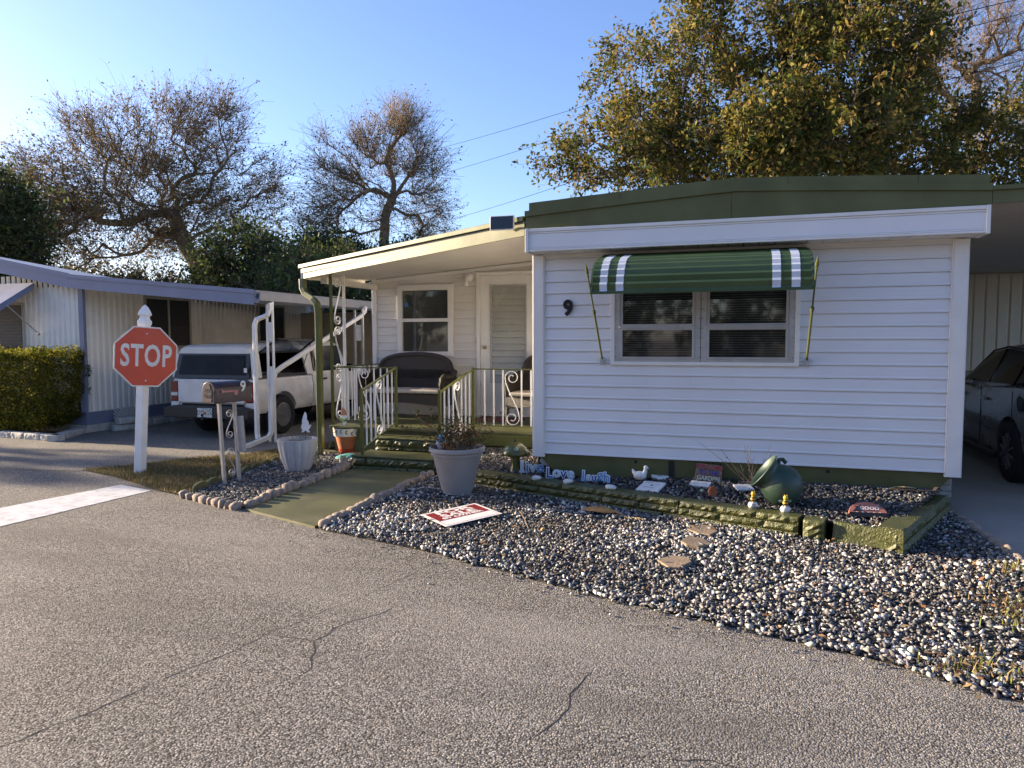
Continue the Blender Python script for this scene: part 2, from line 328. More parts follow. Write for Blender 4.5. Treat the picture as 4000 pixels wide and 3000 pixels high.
ground_mat('concrete', [(.28,.26,.235),(.31,.29,.26),(.33,.31,.28),(.36,.335,.30)], 160, .0008, .15, .8, fine=.85, stain=((.13,.12,.11),.8,.5))
ground_mat('dirt', [(.07,.06,.04),(.10,.085,.055),(.13,.11,.07),(.08,.09,.04)], 40, .01, .3, .3, fine=.5)

def sheet(name, poly, z, m, zf=None, kind='structure', skirt=.0):
    vs = [(x, y, zf(x,y) if zf else z) for x, y in poly]; b = MB(); b.add(vs, [tuple(range(len(vs)))])
    o = b.build(name, m)
    if o.data.polygons[0].normal.z < 0: o.data.flip_normals()
    o['kind'] = kind; return o
# ---------------------------------------------------------------- ground, road, drives
g = MB(); n = 24
g.add([(0,0,-.03)] + [(600*math.cos(2*PI*k/n), 600*math.sin(2*PI*k/n), -.03) for k in range(n)], [(0, k+1, (k+1) % n+1) for k in range(n)])
g.build('ground', 'dirt')['kind'] = 'structure'
EDGE = [(7.5,-5.6),(5.2,-4.55),(3.51,-3.8),(2.94,-3.52),(2.23,-3.30),(1.18,-2.98),(-.17,-2.46),(-1.56,-2.10),(-2.57,-1.72),(-3.57,-1.40),(-4.22,-1.22),(-5.38,-.74),(-6.12,-.42),(-7.22,-.60),(-9.0,-.7),(-14,-.9),(-30,-1.2),(-80,-2)]
road = sheet('road', [(x, y+.28) for x, y in EDGE] + [(-80,-22),(60,-22),(60,-14),(20,-9)], 0, 'asphalt')
sheet('driveway', [(-4.0,9.5),(-4.1,3.0),(-4.55,2.2),(-4.75,1.3),(-5.35,.7),(-5.75,-.1),(-6.12,-.55),(-7.22,-.72),(-9.0,-.85),(-13.5,-1.0),(-13.5,.8),(-10.6,1.5),(-8.9,1.42),(-9.35,2.5),(-9.4,12),(-4,12)], .006, 'drive_asphalt')
sheet('carport_floor', [(4.32,-4.2),(4.26,-1.4),(4.20,.1),(4.18,12),(9.5,12),(9.5,-6.2),(6.5,-5.0)], .012, 'concrete')
def strip(name, pts, w, m, z, parent, taper=True):
    vs = []; n = len(pts)
    for i, (x, y) in enumerate(pts):
        a = Vector(pts[max(i-1,0)]); c = Vector(pts[min(i+1,n-1)]); t = (c-a).normalized(); q = Vector((-t.y, t.x)); ww = w*(random.uniform(.5,1.3)) * ((.3 if i in (0,n-1) else 1) if taper else 1)
        vs += [(x+q.x*ww, y+q.y*ww, z), (x-q.x*ww, y-q.y*ww, z)]
    b = MB(); b.add(vs, [(2*i, 2*i+1, 2*i+3, 2*i+2) for i in range(n-1)]); return b.build(name, m, parent)
def wiggle(pts, step=.05, amp=.012):
    out = []
    for (x0,y0),(x1,y1) in zip(pts, pts[1:]):
        k = max(1, int(math.hypot(x1-x0,y1-y0)/step))
        out += [(x0+(x1-x0)*i/k+random.uniform(-amp,amp), y0+(y1-y0)*i/k+random.uniform(-amp,amp)) for i in range(k)]
    return out + [pts[-1]]
for pts, w in (([(0.08,-3.55),(0.06,-3.72),(-0.04,-3.85),(-0.11,-4.0),(-0.1,-4.1),(-0.12,-4.19),(-0.22,-4.19),(-0.4,-4.18)], .005), ([(-0.12,-4.19),(-0.04,-4.28),(-0.02,-4.38),(0.06,-4.48),(0.05,-4.61),(0.04,-4.69)], .005),
               ([(1.49,-4.08),(1.47,-4.2),(1.44,-4.34),(1.45,-4.48),(1.44,-4.59),(1.39,-4.67),(1.37,-4.75)], .0055), ([(1.92,-4.75),(2.01,-4.74),(2.11,-4.71),(2.22,-4.72)], .006)):
    strip('crack', wiggle(pts), w*.8, 'crack', .0012, road)
strip('seam', wiggle([(-1.0,-6.4),(-0.79,-5.52),(-0.67,-5.17),(-0.57,-4.7),(-0.47,-4.46),(-0.44,-4.19)], .07, .010), .0032, 'crack', .0012, road)
strip('seam', wiggle([(-0.44,-4.19),(-0.35,-3.91),(-0.19,-3.4),(-0.03,-2.6)], .07, .012), .0018, 'crack', .0012, road)
# painted stop line
b = MB(); P = [(-5.45,-3.95),(-5.07,-2.37),(-4.84,-1.08),(-4.23,-1.23),(-4.35,-2.9),(-4.62,-4.05)]
L1 = wiggle([(-5.45,-3.95),(-5.07,-2.37),(-4.84,-1.08)], .08, .006); L2 = wiggle([(-4.23,-1.23),(-4.35,-2.9),(-4.62,-4.05)], .08, .006)
b.add([(x,y,.004) for x,y in L1+L2], [tuple(range(len(L1)+len(L2)))]); o = b.build('stop_line', 'line_paint'); o['kind'] = 'structure'
if o.data.polygons[0].normal.z < 0: o.data.flip_normals()

# ---------------------------------------------------------------- gravel (stuff) and the sheets below it
P0 = Vector((-.75,.0)); P1 = Vector((2.75,-1.2)); BD = (P1-P0).normalized(); BN = Vector((-BD.y, BD.x))
def zb(x, y): return .16 + .11*min(max((Vector((x,y))-P0).dot(BN), 0), 1)
RE0 = Vector((-1.56,-2.1)); RD = (Vector((3.5,-3.8))-RE0).normalized(); RN = Vector((-RD.y, RD.x))
def zg(x, y): return .006 + .014*min(max((Vector((x,y))-RE0).dot(RN), 0), 2)
def zl(x, y): return .012 + .03*min(max(y+1.6, 0), 2)
GRAVEL = [(-1.45,-2.10),(-.17,-2.44),(1.18,-2.96),(2.23,-3.28),(2.94,-3.50),(3.51,-3.78),(5.2,-4.5),(5.0,-3.3),(4.42,-1.9),(4.22,-1.2),(4.17,-.5),(4.16,.15),(3.99,-.1),(3.42,-1.42),(2.75,-1.2),(1.55,-.85),(-.2,-.2),(-.75,.0),(-1.1,.35),(-1.40,.42)]
BED = [(-1.2,1.1),(-1.2,.5),(-.75,.12),(2.75,-1.08),(3.38,-1.35),(4.05,.05),(4.15,.4),(4.15,1.0),(-.1,1.0),(-.1,1.4)]
LBED = [(-3.62,-1.30),(-2.62,-1.64),(-2.60,.46),(-2.60,1.25),(-3.95,1.30),(-3.88,.6),(-3.76,-.32)]
def inside(P, poly):
    x, y = P[:,0], P[:,1]; r = np.zeros(len(P), bool); n = len(poly)
    for i in range(n):
        (x0,y0),(x1,y1) = poly[i], poly[(i+1) % n]
        c = ((y0 > y) != (y1 > y)) & (x < (x1-x0)*(y-y0)/((y1-y0) if y1 != y0 else 1e-9)+x0); r ^= c
    return r
def sample(poly, n, r=rng):
    a = np.array(poly); lo = a.min(0); hi = a.max(0); out = []
    while sum(len(o) for o in out) < n:
        p = r.uniform(lo, hi, (n*2,2)); out.append(p[inside(p, poly)])
    return np.concatenate(out)[:n]
def area(poly): return abs(sum(poly[i][0]*poly[(i+1) % len(poly)][1]-poly[(i+1) % len(poly)][0]*poly[i][1] for i in range(len(poly))))/2
HULLS = []
for k in range(22):
    bm = bmesh.new()
    sh_ = np.array([1.15, rng.uniform(.6,.9), rng.uniform(.42,.75)])
    for i in range(11):
        v = rng.normal(size=3); v /= np.linalg.norm(v)+1e-9; v = np.sign(v)*np.abs(v)**.75; bm.verts.new(v*rng.uniform(.7,1.05)*sh_)
    r = bmesh.ops.convex_hull(bm, input=bm.verts); bmesh.ops.delete(bm, geom=[v for v in bm.verts if not v.link_faces], context='VERTS')
    bmesh.ops.recalc_face_normals(bm, faces=bm.faces); bm.verts.index_update(); bmesh.ops.triangulate(bm, faces=bm.faces)
    bm.verts.index_update(); HULLS.append((np.array([v.co[:] for v in bm.verts]), np.array([[v.index for v in f.verts] for f in bm.faces]))); bm.free()
def rotmats(n, tilt=.6):
    a = rng.uniform(0, 2*PI, n); t = rng.normal(0, tilt, n); p = rng.uniform(0, 2*PI, n); ca, sa, ct, st, cp, sp = np.cos(a), np.sin(a), np.cos(t), np.sin(t), np.cos(p), np.sin(p)
    Z = np.zeros(n); O = np.ones(n)
    Rz = np.stack([ca,-sa,Z, sa,ca,Z, Z,Z,O], 1).reshape(n,3,3); Rx = np.stack([O,Z,Z, Z,ct,-st, Z,st,ct], 1).reshape(n,3,3); Rp = np.stack([cp,-sp,Z, sp,cp,Z, Z,Z,O], 1).reshape(n,3,3)
    return Rp @ Rx @ Rz
def pebbles(name, label, P, zf, smin, smax, pal, lift=.3):
    n = len(P); s = smin + (smax-smin)*rng.beta(1.5, 3.4, n); z = np.array([zf(x,y) for x, y in P]) + s*lift + rng.uniform(0, .010, n)
    k = rng.integers(0, len(HULLS), n); Rm = rotmats(n); w = np.array([p[0] for p in pal]); ci = rng.choice(len(pal), n, p=w/w.sum()); base = np.array([p[1] for p in pal])[ci]
    colr = base * rng.uniform(.65, 1.3, (n,1)) * rng.uniform(.94, 1.06, (n,3)); dust = np.clip(.30+.28*np.sin(P[:,0]*2.3+1.1*np.sin(P[:,1]*3.1))*np.sin(P[:,1]*2.9+.7)+rng.normal(0,.15,n),0,.7)[:,None]; colr = colr*(1-dust*.55)+np.array([[.15,.13,.105]])*dust*.55; Vs, Fs, Cs = [], [], []; off = 0
    for q, (hv, hf) in enumerate(HULLS):
        ix = np.where(k == q)[0]; m = len(ix)
        V = np.einsum('nij,vj->nvi', Rm[ix], hv) * s[ix][:,None,None] + np.concatenate([P[ix], z[ix][:,None]], 1)[:,None,:]
        F = hf[None] + (np.arange(m)*len(hv))[:,None,None] + off; off += m*len(hv)
        Vs.append(V.reshape(-1,3)); Fs.append(F.reshape(-1,3)); Cs.append(np.repeat(colr[ix], len(hv), 0))
    o = np_mesh(name, np.concatenate(Vs), np.concatenate(Fs), 'pebble', col=np.clip(np.concatenate(Cs), 0, .85)); return tag(o, label, 'gravel', kind='stuff')
DARK = (.058,.061,.066); MID = (.12,.123,.128); LIGHT = (.24,.238,.232); WHITE = (.47,.455,.43); TAN = (.20,.115,.06)
sheet('gravel_ground', GRAVEL, 0, 'pebble_ground', zg); sheet('bed_soil', BED, 0, 'pebble_ground', zb); sheet('side_bed_soil', LBED, 0, 'pebble_ground', zl)
A = sample(GRAVEL, 27000)
A2 = sample(GRAVEL, 9000); A2 = A2[rng.random(len(A2)) < np.clip(.42+.35*np.sin(A2[:,0]*1.9+1.3*A2[:,1])+.3*np.sin(A2[:,1]*4.1-A2[:,0]*2.7), .08, 1)]
pebbles('gravel', 'scattered larger white and pale grey stones among the dark front gravel', A2, lambda x,y: zg(x,y)+.006, .012, .036, [(.55,WHITE),(.3,LIGHT),(.2,MID)])
pebbles('gravel', 'black, grey and white crushed stone spread between the road and the low green wall', A, zg, .006, .029, [(.50,DARK),(.25,MID),(.12,LIGHT),(.10,WHITE),(.03,TAN)])
A = sample([(-.1,-2.46),(1.18,-2.98),(2.23,-3.30),(2.94,-3.52),(3.51,-3.8),(3.51,-3.72),(2.94,-3.40),(2.23,-3.18),(1.18,-2.85),(-.1,-2.30)], 420)
A = A+rng.normal(0,.03,A.shape)
pebbles('gravel', 'larger white and grey stones scattered along the asphalt edge', A, zg, .016, .034, [(.35,DARK),(.25,MID),(.15,LIGHT),(.35,WHITE)])
A = []
for (x0,y0),(x1,y1) in zip(EDGE[1:7], EDGE[2:8]):
    m_ = int(math.hypot(x1-x0,y1-y0)*45); t_ = rng.random(m_); A.append(np.stack([x0+(x1-x0)*t_, y0+(y1-y0)*t_-np.abs(rng.exponential(.13,m_))],1))
pebbles('stray_stones', 'small stones and grit strayed from the gravel onto the asphalt', np.concatenate(A), lambda x,y: .0, .003, .017, [(.3,DARK),(.3,MID),(.25,LIGHT),(.2,WHITE)])
pebbles('gravel', 'dark slate chippings filling the raised bed along the house wall', sample(BED, 9500), zb, .012, .030, [(.62,DARK),(.22,MID),(.05,LIGHT),(.045,WHITE),(.025,TAN)])
pebbles('gravel', 'grey slate chippings with white shells around the mailbox and fluted pot', sample(LBED, 5200), zl, .011, .028, [(.45,DARK),(.30,MID),(.12,LIGHT),(.09,WHITE),(.02,TAN)])
# ---------------------------------------------------------------- our mobile home
home = root('mobile_home', 'white lap-sided mobile home with green roof edge and striped window awning', 'house')
W = 4.19; ZB = .45; CH = 2.22/17.5
OPEN = (.90, 2.72, 1.49, 2.45)                        # window opening
b = MB()
b.box(0, OPEN[0], 0, .1, ZB, 2.9); b.box(OPEN[1], W, 0, .1, ZB, 2.9); b.box(OPEN[0], OPEN[1], 0, .1, ZB, OPEN[2]); b.box(OPEN[0], OPEN[1], 0, .1, OPEN[3], 2.9)
front = b.build('front_wall', 'siding', home)
b = MB(); b.box(0, .1, .1, 14, ZB, 2.95); b.box(W-.1, W, .1, 14, ZB, 2.95); b.box(.1, W-.1, 13.9, 14, ZB, 2.95); b.box(.1, W-.1, .1, 13.9, ZB-.02, ZB+.02); b.build('side_wall', 'siding', home)
def board(x0, x1, y, z0, h, parent, m='siding', zt=None):
    t = (zt or z0+h)-z0; bb = MB(); bb.ext([(y,z0),(y-.021,z0),(y-.021,z0+.012),(y-.015,z0+.024),(y-.007,z0+t),(y,z0+t)], 'x', x0, x1); return bb.build('siding_board', m, parent)
for k in range(18):
    z0 = ZB + k*CH; z1 = min(z0+CH, 2.69)
    if z1-z0 < .03: continue
    if z1 > OPEN[2]-.03 and z0 < OPEN[3]+.05: segs = [(.12, OPEN[0]-.03), (OPEN[1]+.03, W-.12)]
    else: segs = [(.12, W-.12)]
    for a, c in segs:
        cuts = [a]+([a+(c-a)*random.uniform(.25,.75)] if c-a > 2 and k % 2 == 0 else [])+[c]
        for i_, (p_, q_) in enumerate(zip(cuts, cuts[1:])): board(p_+(.0015 if i_ else 0), q_, -.001-(.0018 if i_ else 0), z0+.0035+random.uniform(-.0008,.0008), CH-.007, front, zt=z1-.0035)
    if len(segs) == 2 and z0 < OPEN[2]-.05: board(OPEN[0]-.03, OPEN[1]+.03, -.001, z0+.0035, .1, front, zt=OPEN[2]-.037)
for x0 in (-.012, W-.128):
    b = MB(); b.box(x0, x0+.14, -.034, .10, ZB-.035, 2.655); b.box(x0+.012, x0+.128, -.040, -.034, ZB-.034, 2.65); b.build('corner_trim', 'white_paint', home, bevel=.004)
# skirt with clipped lower corners, slot and round vents
b = MB(); b.ext([(.03,.447),(W-.03,.447),(3.93,.18),(3.93,.10),(.30,.10),(.30,.18)], 'y', .012, .06); sk = b.build('skirting', 'olive_concrete', home)
b = MB(); b.box(1.49, 1.545, .002, .011, .24, .43); b.build('vent_slot', 'dark_gap', sk)
for x in (1.14, 1.90, 2.02, 2.30, 3.05):
    b = MB(); b.lathe([(.0,0),(.018,0),(.018,.005),(.0,.005)], 14, T=Matrix.Translation((x,.011,.405)) @ Matrix.Rotation(PI/2,4,'X')); b.build('vent_hole', 'dark_gap', sk)
b = MB(); b.box(.3, W-.3, .3, 13.5, .02, .44); b.build('underframe', 'dark_gap', home)
# eave: white boxed fascia, soffit panels
FX0, FX1 = .0, 4.27
fa = MB(); fa.box(FX0, FX1, -.30, -.28, 2.675, 2.885); fascia = fa.build('fascia', 'siding', home)
for z0, z1, y in ((2.868,2.902,-.322),(2.848,2.866,-.312),(2.700,2.846,-.307),(2.684,2.698,-.316),(2.662,2.682,-.324)):
    b = MB(); b.box(FX0+.028, FX1-.028, y, -.3005, z0, z1); b.build('fascia_strip', 'white_paint' if z1-z0 < .05 else 'siding', fascia, bevel=.003)
for x0 in (FX0-.006, FX1-.028):
    b = MB(); b.box(x0, x0+.034, -.330, -.02, 2.652, 2.904); b.build('end_cap', 'white_paint', fascia, bevel=.004)
sf = MB(); sf.box(FX0, FX1, -.30, 0.0, 2.672, 2.6745); soff = sf.build('soffit', 'dark_gap', home)
nx = 29
for k in range(nx):
    x0 = FX0+.03+(FX1-FX0-.06)*k/nx; b = MB(); b.box(x0+.004, x0+(FX1-FX0-.06)/nx-.004, -.298, -.002, 2.661, 2.671); b.build('soffit_panel', 'white_paint', soff)
b = MB(); b.box(.10, W-.10, -.022, -.002, 2.636, 2.660); b.build('soffit_trim', 'white_paint', home)
# green crowned roof edge: lower band, lip, raised upper band
def crown(x): return .130*(1-abs((x-2.12)/2.15)**1.12)
def band(name, x0, x1, lo, hi, y0, y1, m='green_metal', parent=home, n=28):
    vs, fs = [], []
    for i in range(n+1):
        x = x0+(x1-x0)*i/n
        for yy in (y0, y1): vs += [(x, yy, lo(x)), (x, yy, hi(x))]
    for i in range(n):
        a = 4*i; c = a+4
        fs += [(a,c,c+1,a+1),(a+2,a+3,c+3,c+2),(a+1,c+1,c+3,a+3),(a,a+2,c+2,c)]
    fs += [(0,1,3,2),(4*n,4*n+2,4*n+3,4*n+1)]
    b = MB(); b.add(vs, fs); return b.build(name, m, parent)
band('roof_edge_lower', -.005, 2.09, lambda x: 2.905, lambda x: 3.035+crown(x), -.300, -.20)
band('roof_edge_lower', 2.093, 4.285, lambda x: 2.905, lambda x: 3.035+crown(x), -.302, -.20)
band('roof_lip', -.012, 4.287, lambda x: 3.030+crown(x), lambda x: 3.088+crown(x), -.325, -.20)
for x0, x1 in ((.03,1.0),(1.004,2.6),(2.604,3.7),(3.704,4.265)):
    band('roof_edge_upper', x0, x1, lambda x: 3.086+crown(x), lambda x: 3.172+crown(x)*.93+random.uniform(-.001,.001), -.30+random.uniform(0,.003), -.22, n=10)
band('roof', 0, W, lambda x: 2.95, lambda x: 3.085+crown(x), -.22, 14, 'neigh_roof')
# front window
win = MB(); OX0, OX1, OZ0, OZ1 = OPEN
win.box(OX0-.035, OX0+.010, -.045, .02, OZ0-.035, OZ1+.03); win.box(OX1-.010, OX1+.035, -.045, .02, OZ0-.035, OZ1+.03); win.box(OX0+.010, OX1-.010, -.045, .02, OZ0-.035, OZ0+.002); win.box(OX0+.010, OX1-.010, -.045, .02, OZ1-.01, OZ1+.03)
fw = win.build('front_window', 'white_metal', home, bevel=.003)
for xa, xb in ((OX0+.012,1.800),(1.806,OX1-.012)):
    m = MB(); m.box(xa, xa+.055, -.040, .03, OZ0+.004, OZ1-.012); m.box(xb-.055, xb, -.040, .03, OZ0+.004, OZ1-.012); m.box(xa+.055, xb-.055, -.040, .03, OZ0+.004, OZ0+.030); m.box(xa+.055, xb-.055, -.040, .03, OZ1-.04, OZ1-.012)
    m.build('nailing_frame', 'alu', fw)
    for zz in range(10):
        for xx in (xa+.012, xb-.012):
            s = MB(); s.ball((xx, -.041, OZ0+.05+zz*.10), .005, 6, 4); s.build('screw', 'black_paint', fw)
    ga, gb = xa+.057, xb-.057; mid = 1.855
    for z0, z1, yo in ((OZ0+.032, mid-.012, -.046), (mid+.012, OZ1-.042, -.036)):
        s = MB(); s.box(ga, ga+.026, yo, yo+.03, z0, z1); s.box(gb-.026, gb, yo, yo+.03, z0, z1); s.box(ga+.026, gb-.026, yo, yo+.03, z0, z0+.020); s.box(ga+.026, gb-.026, yo, yo+.03, z1-.020, z1)
        sa = s.build('sash', 'alu', fw, bevel=.002)
        p = MB(); p.box(ga+.027, gb-.027, yo+.010, yo+.014, z0+.021, z1-.021); p.build('pane', None, sa)
        sa.children[0].data.materials.append(MAT['screen_glass']) if 'screen_glass' in MAT else None
    s = MB(); s.box(ga-.01, gb+.01, -.058, -.03, mid-.011, mid+.011); s.build('meeting_rail', 'alu', fw, bevel=.002)
    bl = MB()
    for k in range(36):
        z = OZ0+.05+k*.0245; bl.box(ga, gb, .030, .036, z, z+.011, T=None)
    bl.build('blind', 'blind', fw)
b = MB(); b.box(OX0, OX1, .9, .92, ZB+.1, 2.6); b.box(OX0-.01, OX0, .1, .9, ZB+.1, 2.6); b.box(OX1, OX1+.01, .1, .9, ZB+.1, 2.6); b.box(OX0, OX1, .1, .9, ZB+.08, ZB+.1); b.build('room_back', 'interior', home)
b = MB()
for k in range(40):
    x = 1.98+k*.018; b.box(x, x+.012, .10+.012*math.sin(k*1.3), .115+.012*math.sin(k*1.3), OZ0, OZ1)
b.build('curtain', 'curtain', home)
# house number
text('9', .225, 'house_number', 'black_paint', home, face_m((.395,-.030,2.065), 0, -1), ext=.008, off=.010, xs=.95)
# striped metal awning over the window
aw = root('window_awning', 'dark green ribbed metal awning with white stripe pairs and spear-tipped arms', 'awning')
AX0, AX1 = .80, 2.80
prof = []
for i in range(13):
    t = i/12
    if t < .5: s = t/.5; prof.append((-.05-.40*s, 2.600-.085*s))
    else: a = (t-.5)/.5*R(78); prof.append((-.45-.27*math.sin(a), 2.515-.04*a-.27*(1-math.cos(a))-.035*a))
for i in range(12):
    (y0,z0),(y1,z1) = prof[i], prof[i+1]; d = Vector((y1-y0, z1-z0)).normalized(); nn = Vector((d.y, -d.x)) if d.x < 0 else Vector((d.y,-d.x)); nn = Vector((-d.y, d.x)); nn = nn if nn.y > 0 or nn.x < 0 else -nn
    if nn.x > 0: nn = -nn
    if i < 6: nn = Vector((nn.x, abs(nn.y)))
    def pt(t, h): return (y0+(y1-y0)*t+nn.x*h, z0+(z1-z0)*t+nn.y*h)
    def slat(x0, x1, lift=0.0):
        q = MB(); q.ext([pt(-.05,.026+lift), pt(.25,.030+lift), pt(.85,.004+lift), pt(1.06,.006+lift), pt(1.06,.002), pt(-.05,.009)], 'x', x0, x1); return q
    sl_ = slat(AX0, AX1).build('awning_slat', 'awning_green', aw)
    if i > 1:
        for sx in (.11, .27, 1.70, 1.865):
            w = .074; s2 = slat(AX0+sx-w/2+.0, AX0+sx+w/2, .0025); s2.build('white_stripe', 'stripe_white', sl_)
for x in (AX0-.016, AX1):
    e = MB(); e.tube([(x+.008, y, z) for y, z in prof], .01, sq=(.010,.020)); e.build('end_trim', 'awning_green', aw)
b = MB(); b.box(AX0-.02, AX1+.02, -.075, -.018, 2.590, 2.618); b.build('header_rail', 'black_paint', aw)
b = MB(); b.box(AX0-.02, AX1+.02, prof[-1][0]-.012, prof[-1][0]+.010, prof[-1][1]-.028, prof[-1][1]-.002); b.build('front_bar', 'awning_green', aw)
for x, s in ((AX0-.025,-1),(AX1+.025,1)):
    lo = Vector((x, -.02, 1.50)); hi = Vector((x, -.80, 2.34)); d = (hi-lo).normalized()
    b = MB(); b.tube([lo, lo+(hi-lo)*.62], .0115, 8); b.tube([lo+(hi-lo)*.60, hi], .0085, 8); arm = b.build('arm', 'olive_paint', aw, smooth=True)
    b = MB(); b.tube([hi-d*.02, hi+d*.0, hi+d*.02, hi+d*.05, hi+d*.16], [.008,.013,.008,.019,.001], 8); b.build('spear_tip', 'olive_paint', arm, smooth=True)
    b = MB(); b.tube([lo+(hi-lo)*.585, lo+(hi-lo)*.62], .017, 10); b.build('collar', 'olive_paint', arm, smooth=True)
    b = MB(); b.box(x-.02, x+.02, -.045, -.018, 1.455, 1.535); b.tube([(x-.055,-.045,1.505),(x+.055,-.045,1.505)], .004, 6); b.build('wall_bracket', 'alu', arm)
# ---------------------------------------------------------------- porch (part of the home)
YP = 2.9; DZ = .50
def zc(x, y): return 2.72+.075*(x+3.5)+.03*(y-2.9)
pw = MB(); WX0, WX1, WZ0, WZ1 = -3.12, -2.20, 1.49, 2.575; DX0, DX1, DZT = -1.71, -.78, 2.72
pw.box(-3.6, WX0, YP, YP+.1, DZ, 2.95); pw.box(WX1, DX0, YP, YP+.1, DZ, 2.95); pw.box(DX1, 0, YP, YP+.1, DZ, 3.0); pw.box(WX0, WX1, YP, YP+.1, DZ, WZ0); pw.box(WX0, WX1, YP, YP+.1, WZ1, 2.95); pw.box(DX0, DX1, YP, YP+.1, DZT, 3.0); pw.box(-3.6, -3.5, YP+.1, 13, .1, 2.9)
pwall = pw.build('porch_wall', 'siding_old', home)
for k in range(19):
    z0 = DZ+.03+k*CH; z1 = z0+CH
    for a, c in ((-3.54, WX0-.03),(WX0-.03, WX1+.03),(WX1+.03, DX0-.03),(DX1+.03,-.02)):
        if a == WX0-.03 and z1 > WZ0-.03 and z0 < WZ1+.02: continue
        zt = min(z1, zc(a, YP)-.03, zc(c, YP)-.03)
        if zt-z0 > .03: board(a, c, YP-.001, z0+.0035, CH-.007, pwall, 'siding_old', zt=zt-.0035)
b = MB(); b.box(-3.615, -3.54, YP-.035, YP+.05, DZ-.02, 2.72); b.build('corner_trim', 'white_paint', home, bevel=.003)
b = MB(); b.add([(-3.55,YP-.03,zc(-3.55,YP)-.06),(-.02,YP-.03,zc(-.02,YP)-.06),(-.02,YP-.03,zc(-.02,YP)-.012),(-3.55,YP-.03,zc(-3.55,YP)-.012),(-3.55,YP-.002,zc(-3.55,YP)-.06),(-.02,YP-.002,zc(-.02,YP)-.06),(-.02,YP-.002,zc(-.02,YP)-.012),(-3.55,YP-.002,zc(-3.55,YP)-.012)], [(0,1,2,3),(4,7,6,5),(0,4,5,1),(3,2,6,7),(0,3,7,4),(1,5,6,2)]); b.build('ceiling_trim', 'white_paint', home)
# porch window
f = MB(); f.box(WX0-.03, WX0+.055, YP-.05, YP+.03, WZ0-.03, WZ1+.03); f.box(WX1-.055, WX1+.03, YP-.05, YP+.03, WZ0-.03, WZ1+.03); f.box(WX0+.055, WX1-.055, YP-.05, YP+.03, WZ0-.03, WZ0+.04); f.box(WX0+.055, WX1-.055, YP-.05, YP+.03, WZ1-.06, WZ1+.03)
pf = f.build('porch_window', 'white_paint', home, bevel=.004)
f = MB(); f.box(WX0+.055, WX1-.055, YP-.042, YP+.02, 2.01, 2.065); f.build('meeting_rail', 'white_paint', pf, bevel=.003)
for z0, z1 in ((WZ0+.04, 2.01),(2.065, WZ1-.06)):
    f = MB(); f.box(WX0+.056, WX1-.056, YP-.012, YP-.008, z0, z1); f.build('pane', MAT.get('screen_glass'), pf)
bl = MB()
for k in range(46): bl.box(WX0+.05, WX1-.05, YP+.012, YP+.016, WZ0+.04+k*.0225, WZ0+.058+k*.0225)
bl.build('blind', 'blind', pf)
b = MB(); b.box(WX0-.2, WX1+.2, YP+.5, YP+.52, 1.2, 2.8); b.build('room_back', 'interior', pf)
b = MB(); b.lathe([(0,0),(.04,0),(.04,.003),(0,.003)], 16, T=Matrix.Translation((WX0+.12,YP-.0125,2.29)) @ Matrix.Rotation(PI/2,4,'X')); b.build('security_sticker', 'text_blue', pf)
# door: frame, jalousie slats, knob
d = MB(); d.box(DX0-.06, DX0, YP-.05, YP+.04, DZ, DZT+.05); d.box(DX1, DX1+.06, YP-.05, YP+.04, DZ, DZT+.05); d.box(DX0, DX1, YP-.05, YP+.04, DZT, DZT+.05)
door = d.build('door', 'white_paint', home, bevel=.004)
gx0, gx1, gz0, gz1 = -1.525, -.965, 1.06, 2.55
d = MB(); d.box(DX0+.004, gx0, YP-.035, YP+.01, DZ+.02, DZT-.004); d.box(gx1, DX1-.004, YP-.035, YP+.01, DZ+.02, DZT-.004); d.box(gx0, gx1, YP-.035, YP+.01, DZ+.02, gz0); d.box(gx0, gx1, YP-.035, YP+.01, gz1, DZT-.004); d.build('door_panel', 'white_paint', door, bevel=.003)
d = MB(); d.box(gx0-.02, gx0, YP-.045, YP-.036, gz0-.02, gz1+.02); d.box(gx1, gx1+.02, YP-.045, YP-.036, gz0-.02, gz1+.02); d.box(gx0, gx1, YP-.045, YP-.036, gz1, gz1+.02); d.box(gx0, gx1, YP-.045, YP-.036, gz0-.02, gz0); d.build('glass_trim', 'alu', door)
for k in range(15):
    z = gz0+k*(gz1-gz0)/15; d = MB(); d.box(0, gx1-gx0-.004, -.003, .003, 0, (gz1-gz0)/15+.012, T=Matrix.Translation((gx0+.002, YP-.030, z)) @ Matrix.Rotation(R(-12),4,'X')); d.build('jalousie_slat', 'jalousie', door)
d = MB(); d.box(gx0, gx1, YP+.0, YP+.004, gz0, gz1); d.build('screen', 'blind_dark', door)
d = MB(); d.lathe([(.030,0),(.030,.008),(.012,.012),(.012,.03),(.026,.036),(.030,.052),(.022,.066),(.0,.070)], 16, T=Matrix.Translation((DX0+.085,YP-.035,1.60)) @ Matrix.Rotation(PI/2,4,'X')); d.build('knob', 'brass', door, smooth=True)
d = MB(); d.box(-1.785, -1.755, YP-.045, YP-.017, 1.66, 1.76); d.build('doorbell', 'tan_trim', home, bevel=.004)
# porch light
pl = MB(); pl.lathe([(.075,0),(.075,.02),(.045,.035),(.03,.05)], 18, T=Matrix.Translation((-1.90,YP-.014,2.70)) @ Matrix.Rotation(PI/2,4,'X')); pl.tube([(-1.90,YP-.05,2.70),(-1.905,YP-.10,2.69),(-1.905,YP-.11,2.65)], .028, 12); lt = pl.build('porch_light', 'white_paint', home, smooth=True)
pl = MB(); pl.lathe([(.016,.06),(.018,.045),(.032,.012),(.034,-.010),(.026,-.032),(0,-.042)], 14, c=(-1.905,YP-.11,2.585)); pl.build('bulb', 'bulb', lt, smooth=True)
